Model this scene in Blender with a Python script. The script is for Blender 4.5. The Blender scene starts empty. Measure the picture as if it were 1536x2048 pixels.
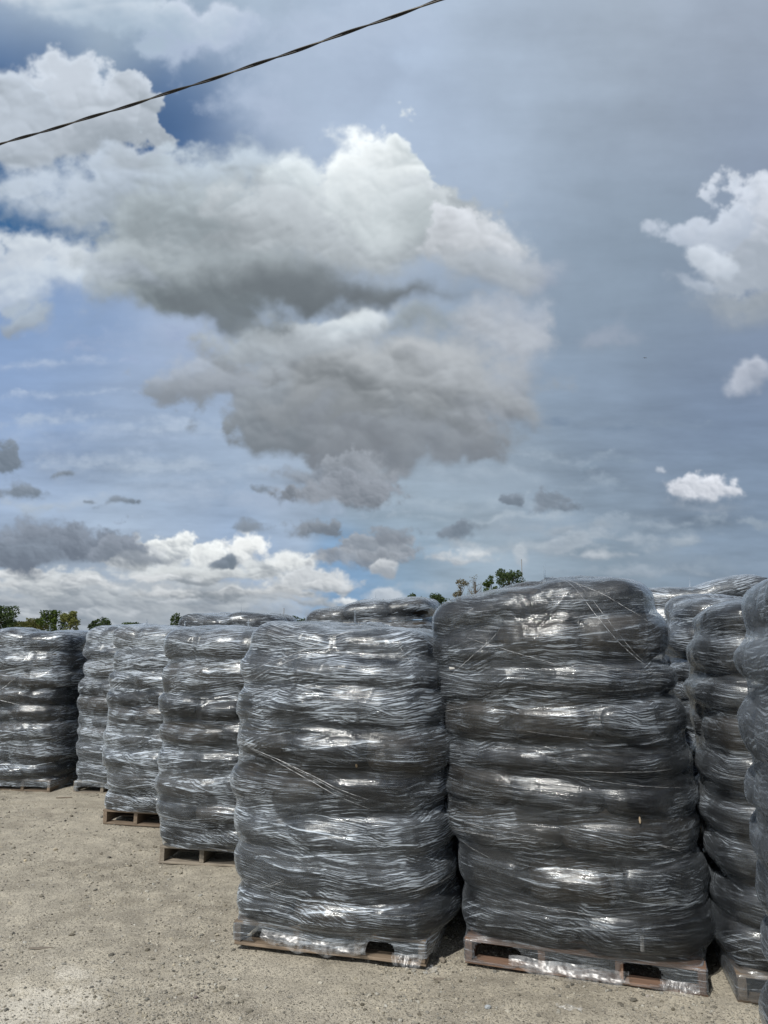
import bpy, math, random
import numpy as np
from mathutils import Vector, Matrix
from mathutils.bvhtree import BVHTree
from mathutils.noise import noise as pnoise

PART = {'sky': 1, 'piles': 1, 'trees': 1, 'stones': 1}
random.seed(7)
S = bpy.context.scene
C = S.collection

S.view_settings.view_transform = 'Standard'
S.view_settings.look = 'None'
S.view_settings.exposure = 0
S.cycles.use_denoising = True
S.cycles.denoising_prefilter = 'ACCURATE'
S.cycles.caustics_reflective = False
S.cycles.caustics_refractive = False
S.cycles.blur_glossy = 1.0
S.cycles.sample_clamp_indirect = 2.5
S.cycles.max_bounces = 6
S.cycles.diffuse_bounces = 3
S.cycles.glossy_bounces = 2
S.cycles.transparent_max_bounces = 10
S.view_settings.gamma = 1

# ------------------------------------------------------------------ camera
EYE = 1.75
F = 1479.0                      # focal length in pixels of the 1536 x 2048 frame
PITCH = math.radians(9.25)
cp, sp = math.cos(PITCH), math.sin(PITCH)


def ray(px, py):
    u = (px - 768.0) / F
    v = (py - 1024.0) / F
    return Vector((u, cp + v * sp, sp - v * cp))


def ground(px, py):
    d = ray(px, py)
    t = -EYE / d.z
    return Vector((d.x * t, d.y * t, 0))


def at(px, py, Y):
    d = ray(px, py)
    t = Y / d.y
    return Vector((d.x * t, Y, EYE + d.z * t))


cam = bpy.data.cameras.new('camera')
co = bpy.data.objects.new('camera', cam)
C.objects.link(co)
co.location = (0, 0, EYE)
co.rotation_euler = (math.radians(90) + PITCH, 0, 0)
cam.sensor_fit = 'VERTICAL'
cam.sensor_height = 36
cam.lens = F / 2048 * 36
cam.clip_end = 5000
cam.clip_start = 0.05
S.camera = co

# ------------------------------------------------------------------ helpers


def tag(o, label=None, cat=None, group=None, kind=None):
    if label: o['label'] = label
    if cat: o['category'] = cat
    if group: o['group'] = group
    if kind: o['kind'] = kind
    return o


def link(name, me, mat=None, parent=None):
    o = bpy.data.objects.new(name, me)
    C.objects.link(o)
    if mat and me is not None and len(me.materials) == 0:
        me.materials.append(mat)
    if parent: o.parent = parent
    return o


def np_mesh(name, verts, faces, smooth=True):
    """faces: (n,4) or (n,3) int array"""
    me = bpy.data.meshes.new(name)
    verts = np.asarray(verts, dtype=np.float32)
    faces = np.asarray(faces, dtype=np.int32)
    k = faces.shape[1]
    me.vertices.add(len(verts)); me.vertices.foreach_set('co', verts.ravel())
    me.loops.add(faces.size); me.loops.foreach_set('vertex_index', faces.ravel())
    me.polygons.add(len(faces))
    me.polygons.foreach_set('loop_start', np.arange(0, faces.size, k, dtype=np.int32))
    me.polygons.foreach_set('loop_total', np.full(len(faces), k, dtype=np.int32))
    me.update(calc_edges=True)
    me.polygons.foreach_set('use_smooth', np.full(len(faces), smooth, dtype=bool))
    me.validate()
    return me


def mixed_mesh(name, verts, faces, smooth=False):
    me = bpy.data.meshes.new(name)
    me.from_pydata([tuple(v) for v in verts], [], faces)
    me.update()
    me.polygons.foreach_set('use_smooth', np.full(len(me.polygons), smooth, dtype=bool))
    return me


def blur(a, sr, sc):
    R, Cc = a.shape
    fr = np.fft.fftfreq(R)[:, None]; fc = np.fft.fftfreq(Cc)[None, :]
    g = np.exp(-2 * (math.pi ** 2) * ((fr * sr) ** 2 + (fc * sc) ** 2))
    return np.real(np.fft.ifft2(np.fft.fft2(a) * g))


def streaks(rng, R, Cc, sr, sc):
    a = blur(rng.standard_normal((R, Cc)), sr, sc)
    return a / (a.std() + 1e-9)


class NT:
    def __init__(s, tree): s.t = tree

    def n(s, typ, _i=None, **kw):
        nd = s.t.nodes.new(typ)
        for k, v in kw.items(): setattr(nd, k, v)
        if _i:
            for k, v in _i.items():
                if hasattr(v, 'is_output'): s.t.links.new(v, nd.inputs[k])
                else: nd.inputs[k].default_value = v
        return nd

    def m(s, op, a, b=0.0, c=None, clamp=False):
        nd = s.n('ShaderNodeMath', operation=op, use_clamp=clamp)
        for i, v in enumerate((a, b) if c is None else (a, b, c)):
            if hasattr(v, 'is_output'): s.t.links.new(v, nd.inputs[i])
            else: nd.inputs[i].default_value = v
        return nd.outputs[0]

    def ss(s, x, lo, hi):       # smoothstep
        nd = s.n('ShaderNodeMapRange', interpolation_type='SMOOTHSTEP', clamp=False)
        for k, v in ((0, x), (1, lo), (2, hi)):
            if hasattr(v, 'is_output'): s.t.links.new(v, nd.inputs[k])
            else: nd.inputs[k].default_value = v
        return nd.outputs[0]

    def mix(s, f, a, b, blend='MIX'):
        nd = s.n('ShaderNodeMix', data_type='RGBA', blend_type=blend)
        for i, v in ((0, f), (6, a), (7, b)):
            if hasattr(v, 'is_output'): s.t.links.new(v, nd.inputs[i])
            else:
                nd.inputs[i].default_value = v if i == 0 else ((*v, 1.0) if len(v) == 3 else v)
        return nd.outputs[2]

    def noise(s, vec, scale, detail=4, rough=.55, dist=0.0, col=False, lac=2.0):
        nd = s.n('ShaderNodeTexNoise', _i={'Vector': vec, 'Scale': scale, 'Detail': detail, 'Roughness': rough, 'Distortion': dist, 'Lacunarity': lac})
        return nd.outputs['Color' if col else 'Fac']

    def c2v(s, c):
        a = s.n('ShaderNodeSeparateColor', _i={0: c}).outputs
        return s.n('ShaderNodeCombineXYZ', _i={0: a[0], 1: a[1], 2: a[2]}).outputs[0]

    def v2c(s, c):
        a = s.n('ShaderNodeSeparateXYZ', _i={0: c}).outputs
        return s.n('ShaderNodeCombineColor', _i={0: a[0], 1: a[1], 2: a[2]}).outputs[0]

    def vscale(s, vec, v3, loc=(0, 0, 0), rot=(0, 0, 0)):
        return s.n('ShaderNodeMapping', _i={'Vector': vec, 'Scale': v3, 'Location': loc, 'Rotation': rot}).outputs[0]


def new_mat(name):
    m = bpy.data.materials.new(name)
    m.use_nodes = True
    m.node_tree.nodes.clear()
    t = NT(m.node_tree)
    out = t.n('ShaderNodeOutputMaterial')
    return m, t, out


def lin(c):
    return tuple(((x / 255) / 12.92 if x / 255 <= .04045 else ((x / 255 + .055) / 1.055) ** 2.4) for x in c)


# ------------------------------------------------------------------ light
SUN_AZ = math.atan2(-0.52, -0.85)     # compass-like, from +Y towards +X
SUN_EL = math.radians(47)
to_sun = Vector((math.sin(SUN_AZ) * math.cos(SUN_EL), math.cos(SUN_AZ) * math.cos(SUN_EL), math.sin(SUN_EL)))
sl = bpy.data.lights.new('sun', 'SUN')
sl.energy = 4.2
sl.angle = math.radians(0.53)
sl.color = (1.0, .95, .87)
so = bpy.data.objects.new('sun', sl)
C.objects.link(so)
so.rotation_euler = to_sun.to_track_quat('Z', 'Y').to_euler()
so.location = (-10, -12, 20)

# ------------------------------------------------------------------ sky
W = bpy.data.worlds.new('World')
S.world = W
W.use_nodes = True
W.node_tree.nodes.clear()
STR = 0.1


def paint_clouds():
    """Cloud cover of the part of the sky that is in view, modelled in numpy on a tangent plane of directions,
    returned as linear RGB + coverage on an azimuth / elevation grid."""
    ST = 1.8
    X0, X1, Y0, Y1 = -330, 1870, -260, 1400
    gx = np.arange(X0, X1, ST, dtype=np.float32); gy = np.arange(Y0, Y1, ST, dtype=np.float32)
    H, Wd = len(gy), len(gx)
    GX, GY = np.meshgrid(gx, gy)
    rng = np.random.default_rng(11)
    fr = np.fft.fftfreq(H)[:, None].astype(np.float32); fc = np.fft.rfftfreq(Wd)[None, :].astype(np.float32)

    def gn(scale, asp=1.0):
        scale = 2 ** (round(math.log2(scale) * 2) / 2)
        key = (scale, asp)
        if key in bank:
            return np.roll(bank[key], (int(rng.integers(H)), int(rng.integers(Wd))), (0, 1))
        s_ = scale / 2.6 / ST
        w = np.fft.rfft2(rng.standard_normal((H, Wd), dtype=np.float32))
        g = np.exp(-2 * (math.pi ** 2) * ((fr * s_ / asp) ** 2 + (fc * s_) ** 2))
        a = np.fft.irfft2(w * g, s=(H, Wd)).astype(np.float32)
        bank[key] = a / a.std()
        return bank[key]

    bank = {}

    def fbm(scale, n, gain=.55, asp=1.0):
        a = 0; k = 1
        for i in range(n):
            a = a + k * gn(scale / 2 ** i, asp); k *= gain
        return a / a.std()

    def billow(scale, n, gain=.55, asp=1.0):
        a = 0; k = 1
        for i in range(n):
            a = a + k * np.abs(gn(scale / 2 ** i, asp)); k *= gain
        a = a - a.mean()
        return a / a.std()

    def ss(x, lo, hi):
        t_ = np.clip((x - lo) / (hi - lo), 0, 1)
        return t_ * t_ * (3 - 2 * t_)

    pts = [
        ((375, 200), (22, 74, 128), 120), ((400, 250), (26, 80, 134), 90), ((30, 118), (30, 82, 136), 80), ((60, 320), (50, 98, 148), 60), ((0, 430), (60, 104, 150), 50),
        ((330, 20), (178, 197, 214), 150), ((100, 10), (174, 192, 212), 100), ((620, 200), (176, 193, 216), 120), ((800, 120), (178, 196, 222), 170),
        ((1050, 100), (182, 197, 215), 170), ((1060, 330), (164, 181, 204), 170), ((1300, 60), (170, 181, 198), 170), ((1500, 60), (152, 164, 184), 130), ((1330, 260), (146, 161, 182), 150), ((1480, 330), (112, 126, 154), 130),
        ((780, 240), (168, 186, 216), 120), ((1180, 180), (154, 170, 192), 120),
        ((1200, 480), (124, 143, 165), 150), ((1260, 640), (126, 144, 166), 140), ((1450, 690), (112, 128, 156), 120), ((1430, 840), (98, 118, 150), 120),
        ((1200, 830), (116, 134, 160), 120), ((1130, 900), (122, 142, 165), 110), ((1330, 960), (116, 134, 160), 120), ((1500, 1000), (112, 132, 156), 80),
        ((1000, 950), (150, 166, 184), 110), ((1040, 1060), (150, 168, 182), 90), ((1250, 1080), (128, 146, 162), 110), ((1460, 1090), (118, 136, 155), 90), ((1250, 1170), (118, 138, 155), 90),
        ((60, 705), (108, 138, 186), 80), ((150, 790), (134, 160, 200), 100), ((250, 880), (148, 172, 206), 110), ((100, 880), (140, 160, 192), 80),
        ((400, 980), (164, 184, 210), 110), ((230, 960), (160, 176, 196), 100), ((430, 1065), (132, 160, 200), 60), ((330, 1040), (140, 165, 202), 60), ((880, 970), (160, 178, 195), 90),
        ((880, 1100), (146, 166, 182), 60), ((710, 1165), (108, 148, 190), 40), ((830, 1170), (120, 152, 182), 60), ((950, 1160), (140, 160, 178), 60),
        ((280, 690), (158, 174, 202), 90), ((30, 800), (120, 148, 194), 60), ((700, 350), (160, 178, 205), 150), ((600, 700), (150, 165, 185), 130), ((300, 1150), (150, 158, 168), 90),
    ]
    # smooth veils of high cloud
    wx = fbm(420, 3) * 38; wy = fbm(420, 3) * 26
    num = np.zeros((H, Wd, 3), np.float32); den = np.zeros((H, Wd), np.float32) + 1e-7
    for (px, py), c, r in pts:
        sg = r * .95
        if c[0] > 70: c = tuple(x * .70 + g_ * .30 for x, g_ in zip(c, (168, 182, 194)))
        w = np.exp(-((GX + wx - px) ** 2 + (GY + wy - py) ** 2) / (2 * sg * sg))
        num += w[..., None] * np.array(lin(c), np.float32); den += w
    col = num / den[..., None]
    # streaks, longer and finer towards the horizon
    low = ss(GY, 500, 1150)
    s1 = fbm(260, 6, .6, asp=4.0); s2 = fbm(120, 5, .6, asp=6.0); s0 = fbm(300, 6, .6)
    col *= (1 + .035 * s0 * (1 - low) + .05 * s1 * (.4 + low) + .045 * s2 * low)[..., None]
    bl = np.array([1.0, 1.0, 1.0])
    tint = fbm(500, 4)[..., None] * np.array([.008, .004, -.008])
    col *= 1 + tint * .6

    CL = {}
    for cls, sc, wa in (('b', 150, 26), ('s', 46, 6.5), ('h', 60, 8)):
        asp = 2.0 if cls == 'h' else 1.25
        N = billow(sc, 6, .56, asp=asp) * .75 + fbm(sc, 6, .6, asp=asp) * .45
        fine = fbm(sc * .35, 5, .62)
        sh = fbm(sc * 1.5, 6, .5, asp=asp)
        bw = billow(sc * .8, 4 if cls == 'b' else 3, .42, asp=asp) + .5 * fbm(sc * .8, 4, .45, asp=asp)
        dy = max(1, int(sc * .05 / ST)); dx = max(1, int(sc * .03 / ST))
        rel = bw - np.roll(np.roll(bw, -dy, 0), dx, 1)
        rel = -rel
        rel = rel / rel.std()
        CL[cls] = (fbm(sc * 1.3, 5) * wa, fbm(sc * 1.3, 5) * wa * .8, N, fine, sh, rel)

    def puff(cx, cy, rx, ry, top, bot, soft=.25, amp=.8, op=1.0, flat=1.3, cls='b', rot=0.0):
        wx, wy, N, fine, sh, rel = CL[cls]
        m = 1.9
        ex = rx * m + 60 + ry * .4; ey = ry * m + 60 + rx * abs(math.sin(math.radians(rot)))
        i0 = max(0, int((cy - ey - Y0) / ST)); i1 = min(H, int((cy + ey - Y0) / ST))
        j0 = max(0, int((cx - ex - X0) / ST)); j1 = min(Wd, int((cx + ex - X0) / ST))
        if i1 <= i0 or j1 <= j0: return
        q = (slice(i0, i1), slice(j0, j1))
        c_, s_ = math.cos(math.radians(rot)), math.sin(math.radians(rot))
        dx = GX[q] + wx[q] - cx; dy = -(GY[q] + wy[q] - cy)
        a = (dx * c_ + dy * s_) / rx; b = (-dx * s_ + dy * c_) / ry
        bb = np.where(b < 0, b * flat, b)
        r = np.sqrt(a * a + bb * bb)
        f = (1.13 if cls == 'b' else 1.06) - r + amp * (.17 * N[q] + .07 * fine[q])
        soft_ = soft * (1.3 if cls == 'b' else 1.7)
        sl_ = soft_ * (1.0 + .35 * np.clip(sh[q], -1.5, 1.5))
        sl_ = sl_ * (1 + 1.6 * np.clip(-b, 0, 1.2))
        al = ss(f, 0, sl_) * op
        t_ = .5 + .52 * b + .17 * sh[q] + .10 * rel[q] * (1.15 - .7 * soft)
        t_ = ss(t_, -.05, 1.05)[..., None]
        cc = np.array(lin(bot), np.float32) * (1 - t_) + np.array(lin(top), np.float32) * t_
        cc = cc * (1 + .014 * rel[q] * (1.1 - soft) + .008 * fine[q])[..., None]
        rim = (np.exp(-((f - sl_ * .9) / (.10 + .25 * soft)) ** 2) * np.clip(b + .35, 0, 1) * .16 * (1 - min(soft, .9)))[..., None]
        cc = cc * (1 + rim)
        col[q] = col[q] * (1 - al[..., None]) + cc * al[..., None]

    # upper left
    puff(60, 740, 200, 16, (186, 200, 220), (160, 178, 208), .9, 1.4, .8, 1., 'h', 4)
    puff(190, 790, 230, 14, (190, 204, 222), (164, 182, 210), .9, 1.4, .8, 1., 'h', 3)
    puff(120, 840, 260, 20, (184, 198, 216), (160, 178, 202), .9, 1.4, .8, 1., 'h', 2)
    puff(360, 860, 200, 26, (188, 202, 218), (170, 186, 206), .9, 1.4, .8, 1., 'h', 2)
    puff(300, 940, 330, 36, (188, 201, 216), (168, 184, 203), .9, 1.4, .8, 1., 'h')
    puff(90, 1010, 200, 24, (184, 196, 209), (164, 178, 194), .9, 1.4, .8, 1., 'h')
    puff(1180, 860, 300, 22, (140, 156, 174), (118, 136, 158), .9, 1.4, .7, 1., 'h')
    puff(1100, 925, 260, 18, (168, 182, 196), (132, 150, 168), .9, 1.4, .8, 1., 'h')
    puff(1350, 1050, 260, 16, (168, 181, 194), (140, 155, 170), .9, 1.4, .8, 1., 'h')
    puff(1000, 1035, 240, 14, (186, 198, 208), (160, 175, 190), .9, 1.4, .8, 1., 'h')
    puff(330, 690, 260, 60, (172, 186, 210), (152, 168, 198), .9, 1.2, .75, 1., 'h')
    puff(200, 880, 330, 70, (176, 192, 214), (160, 178, 204), .9, 1.3, .7, 1., 'h')
    puff(450, 1000, 300, 60, (178, 193, 212), (162, 178, 200), .9, 1.3, .75, 1., 'h')
    puff(1000, 960, 260, 40, (170, 184, 198), (152, 168, 184), .9, 1.3, .7, 1., 'h')
    puff(1150, 1070, 330, 50, (160, 174, 188), (142, 158, 174), .9, 1.3, .75, 1., 'h')
    puff(900, 1010, 200, 26, (176, 190, 202), (158, 174, 190), .9, 1.3, .7, 1., 'h')
    puff(1400, 1130, 260, 40, (148, 163, 178), (134, 150, 166), .9, 1.3, .7, 1., 'h')
    puff(560, 230, 110, 150, (176, 191, 213), (165, 180, 203), .8, 1.2, .9, 1.0)
    puff(60, 10, 330, 80, (212, 221, 231), (178, 193, 208), .5, 1.2, 1, 1.0)
    puff(420, 40, 130, 50, (200, 210, 226), (176, 190, 214), .5, 1.2, .95, 1.0)
    puff(680, 140, 190, 130, (176, 192, 214), (166, 182, 204), .9, 1.2, .95, 1.)
    puff(220, 30, 290, 66, (202, 214, 226), (170, 188, 206), .7, 1.0, .95, 1.0)
    puff(640, 80, 200, 110, (184, 199, 219), (170, 185, 207), .9, 1.0, .7, 1.0)
    puff(140, 255, 190, 125, (198, 207, 218), (158, 168, 178), .16, .75)
    puff(20, 245, 120, 90, (192, 202, 214), (160, 170, 180), .2, .7)
    puff(40, 560, 190, 90, (214, 224, 232), (172, 186, 206), .5, 1.1, .95)
    puff(110, 510, 120, 60, (222, 230, 236), (190, 200, 212), .5, 1.1, .9)
    puff(30, 640, 95, 45, (165, 178, 192), (145, 157, 172), .4, .8)
    # main cloud, left wing
    puff(230, 400, 280, 105, (186, 198, 212), (146, 158, 168), .35, .7)
    puff(300, 345, 110, 55, (192, 203, 216), (168, 178, 188), .5, .8)
    puff(420, 370, 200, 100, (190, 203, 215), (158, 168, 176), .4, .7)
    puff(480, 480, 310, 130, (176, 187, 194), (142, 152, 158), .5, .7)
    puff(300, 600, 160, 80, (168, 178, 184), (128, 138, 146), .5, .7)
    # dome
    puff(700, 480, 300, 150, (190, 198, 204), (150, 158, 164), .3, .6)
    puff(600, 360, 85, 60, (222, 231, 236), (190, 202, 208), .35, .8)
    puff(765, 375, 135, 115, (240, 246, 248), (190, 200, 205), .3, .9)
    puff(680, 400, 110, 80, (222, 230, 234), (186, 196, 202), .7, .9, .9)
    puff(860, 430, 70, 90, (214, 221, 226), (184, 192, 198), .5, .9, .9)
    puff(800, 450, 120, 100, (212, 220, 224), (178, 188, 192), .6, .6, .8)
    puff(960, 520, 110, 90, (206, 213, 220), (160, 168, 176), .5, .8)
    puff(930, 505, 105, 78, (216, 221, 228), (176, 182, 188), .3, .8)
    puff(1030, 560, 90, 60, (182, 190, 202), (152, 162, 176), .6, .9, .8)
    puff(1090, 560, 70, 60, (160, 170, 188), (140, 152, 172), .9, 1., .6)
    puff(400, 590, 230, 105, (160, 170, 176), (116, 126, 132), .4, .55)
    puff(250, 560, 95, 65, (188, 198, 208), (150, 160, 170), .5, .7)
    puff(300, 530, 110, 45, (198, 208, 214), (160, 170, 176), .7, .8, .7)
    # lower mass
    puff(420, 780, 120, 75, (172, 182, 196), (138, 148, 160), .5, .9)
    puff(560, 720, 190, 80, (184, 194, 202), (146, 154, 162), .5, .8)
    puff(720, 680, 120, 50, (220, 228, 234), (186, 196, 206), .5, .9)
    puff(1040, 700, 115, 90, (182, 190, 202), (154, 162, 174), .5, .8)
    puff(740, 800, 360, 110, (166, 174, 182), (126, 132, 138), .3, .6)
    puff(420, 800, 110, 50, (160, 168, 178), (136, 144, 154), .7, .9, .9)
    puff(560, 850, 150, 75, (150, 158, 166), (122, 130, 138), .35, .7)
    puff(850, 790, 260, 90, (176, 182, 187), (122, 128, 133), .5, .6)
    puff(1030, 790, 120, 70, (172, 179, 188), (128, 134, 142), .6, .6, .9, 1.1, 'b', 30)
    puff(870, 755, 150, 34, (204, 208, 212), (172, 178, 182), .9, .7, .85, 1.)
    puff(1030, 745, 100, 40, (176, 184, 194), (146, 152, 162), .9, .8, .8, 1.)
    puff(650, 830, 200, 32, (164, 170, 176), (140, 146, 152), 1., .9, .6, 1.)
    puff(870, 690, 120, 55, (150, 160, 166), (128, 136, 142), .6, .7, .9)
    puff(760, 880, 190, 48, (140, 147, 155), (122, 128, 136), .5, .8, .9)
    puff(1000, 700, 160, 90, (184, 191, 200), (140, 147, 156), .6, .8, .95)
    puff(940, 780, 200, 70, (178, 184, 190), (122, 128, 134), .6, .7, .95)
    puff(1060, 640, 80, 60, (178, 187, 200), (156, 166, 180), .7, .9, .85)
    puff(640, 700, 160, 50, (200, 208, 214), (160, 168, 175), .7, .9, .8)
    puff(980, 560, 130, 70, (178, 186, 194), (142, 150, 158), .7, .8, .9)
    # dark flat base of the main cloud
    puff(600, 560, 440, 90, (156, 164, 169), (112, 120, 126), 1.3, .5, .9, 1.0, rot=-3)
    puff(640, 605, 400, 62, (140, 148, 153), (104, 112, 118), 1.0, .5, .95, 1.1, rot=-3)
    puff(780, 615, 270, 46, (118, 126, 132), (102, 109, 116), .8, .6, .95, 1.1, rot=-4)
    puff(560, 600, 260, 60, (116, 124, 130), (104, 112, 118), 1.0, .6, .9, 1.1, rot=-6)
    puff(440, 640, 170, 50, (118, 127, 133), (108, 116, 122), .8, .6, .85, 1.2, rot=-14)
    puff(715, 668, 70, 30, (228, 236, 240), (190, 200, 208), .9, 1.2, .8, 1.)
    # far decks at the left horizon
    rg = random.Random(3)
    puff(200, 1250, 520, 60, (176, 184, 191), (150, 160, 170), .6, .5, 1, .5, 'h')
    puff(300, 1215, 430, 75, (182, 189, 195), (146, 155, 165), .3, .5, 1, 1., 'h')
    puff(100, 1180, 170, 40, (206, 211, 214), (150, 159, 168), .2, .7, 1, 1.5, 'h')
    puff(330, 1105, 66, 50, (236, 240, 240), (172, 180, 187), .16, .8, 1, 1.2, 's')
    puff(265, 1120, 70, 40, (205, 210, 214), (150, 158, 166), .2, .8, 1, 1.2, 's')
    puff(495, 1100, 58, 40, (240, 243, 243), (190, 196, 201), .16, .8, 1, 1.2, 's')
    puff(420, 1120, 50, 35, (236, 240, 240), (186, 192, 198), .16, .8, 1, 1.2, 's')
    puff(585, 1130, 75, 38, (226, 230, 231), (164, 171, 178), .2, .8, 1, 1.5, 's')
    puff(400, 1150, 210, 32, (208, 213, 215), (146, 154, 162), .2, .6, 1, 1.8, 'h')
    puff(620, 1170, 80, 34, (204, 209, 213), (160, 167, 175), .2, .8, 1, 1.3, 's')
    for k in range(9):
        x = -20 + k * 80 + rg.uniform(-30, 30); y = 1162 + rg.uniform(-8, 34)
        b = rg.uniform(-10, 12)
        puff(x, y, rg.uniform(60, 110), rg.uniform(14, 22), (204 + b, 208 + b, 211 + b), (134 + b, 143 + b, 152 + b), .25, .8, .95, 1.9, 'h')
    for k in range(7):
        x = -40 + k * 125 + rg.uniform(-30, 30); y = 1206 + rg.uniform(-8, 34)
        b = rg.uniform(-12, 6)
        puff(x, y, rg.uniform(90, 150), rg.uniform(11, 17), (184 + b, 190 + b, 196 + b), (134 + b, 145 + b, 156 + b), .4, .8, .9, 1.9, 'h')
    puff(690, 1210, 30, 12, (228, 232, 234), (185, 190, 195), .3, .8, .9, 1.2, 's')
    puff(770, 1205, 60, 22, (202, 208, 214), (170, 178, 188), .5, .9, .8, 1.2, 's')
    puff(860, 1180, 60, 20, (176, 188, 200), (160, 172, 186), .7, .9, .7, 1.2, 's')
    # dark nearer clouds over them
    dk = (136, 146, 160); db = (112, 122, 136)
    puff(90, 1085, 190, 48, dk, db, .3, .7, 1, 1.2, 's')
    puff(230, 1105, 70, 36, (142, 151, 164), (120, 130, 143), .3, .8, 1, 1.2, 's')
    puff(10, 1120, 140, 38, (130, 141, 155), (112, 122, 136), .3, .7, 1, 1.2, 's')
    puff(300, 1122, 70, 18, (150, 158, 168), (134, 143, 154), .5, .8, .9, 1.2, 's')
    for (x, y, rx, ry) in ((12, 922, 46, 36), (45, 985, 68, 26), (127, 955, 36, 14), (232, 1013, 46, 14), (175, 1003, 14, 8), (515, 985, 22, 13), (500, 1056, 44, 17),
                           (462, 1125, 26, 12), (436, 1133, 24, 10), (1105, 1008, 66, 22), (1020, 1000, 34, 14), (915, 1060, 66, 18), (470, 1115, 22, 14)):
        puff(x, y, rx, ry, (132, 143, 156), (112, 124, 137), .35, 1.0, .95, 1.1, 's')
    puff(600, 950, 90, 24, (146, 155, 166), (126, 135, 147), .4, .9, .9, 1.2, 's')
    puff(720, 945, 110, 40, (156, 163, 172), (134, 141, 150), .4, .9, .8, 1.2, 's')
    puff(675, 990, 145, 42, (146, 153, 163), (116, 124, 134), .25, .8, 1, 1.3, 's')
    puff(625, 1060, 72, 22, (138, 147, 158), (116, 126, 138), .3, .9, 1, 1.2, 's')
    puff(740, 1095, 85, 34, (160, 167, 176), (134, 142, 152), .3, .9, .95, 1.2, 's')
    puff(710, 1120, 120, 28, (156, 163, 172), (128, 136, 147), .3, .8, .9, 1.3, 's')
    puff(775, 1070, 46, 26, (144, 152, 162), (128, 136, 147), .4, .9, .9, 1.2, 's')
    puff(772, 1143, 40, 24, (200, 205, 210), (158, 165, 173), .4, .9, .95, 1.2, 's')
    puff(960, 1105, 44, 20, (214, 219, 223), (172, 180, 188), .4, .9, .9, 1.2, 's')
    puff(925, 1122, 68, 20, (200, 206, 211), (164, 172, 181), .4, .9, .9, 1.2, 's')
    puff(1047, 1118, 20, 30, (190, 199, 207), (168, 178, 188), .5, .7, .8, 1., 's')
    puff(1190, 1118, 90, 14, (192, 199, 206), (150, 162, 174), .5, 1., .8, 1.5, 'h')
    puff(1110, 1062, 110, 18, (172, 182, 192), (152, 164, 176), .8, 1., .6, 1.5, 'h')
    puff(1300, 1100, 100, 30, (142, 156, 170), (128, 142, 158), .8, .9, .6, 1.2, 's')
    puff(1050, 1100, 260, 26, (184, 194, 203), (156, 168, 180), .7, 1.1, .8, 1.3, 'h')
    puff(1230, 1085, 200, 18, (176, 187, 198), (150, 163, 176), .8, 1.1, .8, 1.3, 'h')
    puff(1300, 1150, 240, 20, (166, 178, 190), (144, 158, 172), .8, 1.1, .8, 1.3, 'h')
    # right hand clouds
    puff(1520, 620, 170, 60, (168, 177, 188), (142, 153, 165), .9, .9, .85, 1.)
    puff(1500, 500, 160, 130, (208, 215, 226), (166, 176, 188), .25, .8)
    puff(1400, 440, 95, 55, (196, 205, 218), (176, 187, 202), .4, 1.0, .95, 1.1, 'b', 25)
    puff(1400, 500, 70, 60, (220, 228, 238), (186, 196, 208), .5, .9, .9)
    puff(1385, 575, 60, 34, (180, 190, 204), (158, 170, 184), .6, 1.0, .85)
    puff(1480, 600, 120, 40, (176, 184, 192), (146, 156, 166), .9, .8, .8, 1.)
    puff(1515, 760, 85, 48, (186, 193, 206), (150, 160, 176), .45, 1.0, .95)
    puff(1258, 705, 56, 42, (158, 168, 184), (146, 157, 172), .7, 1.0, .7)
    puff(1405, 980, 82, 36, (222, 226, 234), (178, 185, 196), .25, .8, 1, 1.3, 's')
    puff(1335, 948, 20, 13, (196, 204, 216), (176, 185, 198), .5, 1, .8, 1.2, 's')
    puff(1420, 1015, 120, 24, (160, 170, 182), (136, 149, 164), .9, 1., .7, 1.2, 's')

    # coverage: fade to the general sky at the rim of this part
    edge = ss(np.minimum(np.minimum(GX - X0, X1 - GX), GY - Y0), 20, 200)
    # resample on azimuth / elevation
    NW, NH = 1700, 1150
    az = np.linspace(-AZR, AZR, NW); el = np.linspace(ELO, EHI, NH)
    AZ, EL = np.meshgrid(az, el)
    dx = np.sin(AZ) * np.cos(EL); dy = np.cos(AZ) * np.cos(EL); dz = np.sin(EL)
    zc = dy * cp + dz * sp; xc = dx; yc = -dy * sp + dz * cp
    px = 768 + F * xc / zc; py = 1024 - F * yc / zc
    fx = (px - X0) / ST; fy = (py - Y0) / ST
    ok = (fx > 0) & (fx < Wd - 2) & (fy > 0)
    fy = np.clip(fy, 0, H - 2.001); fx = np.clip(fx, 0, Wd - 2.001)
    ix = fx.astype(int); iy = fy.astype(int); ax = (fx - ix)[..., None]; ay = (fy - iy)[..., None]
    full = np.dstack([col, edge])
    o = (full[iy, ix] * (1 - ax) + full[iy, ix + 1] * ax) * (1 - ay) + (full[iy + 1, ix] * (1 - ax) + full[iy + 1, ix + 1] * ax) * ay
    o[..., 3] *= ok
    return o.astype(np.float32)


AZR = math.radians(42)
ELO, EHI = math.radians(-4), math.radians(54)


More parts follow.
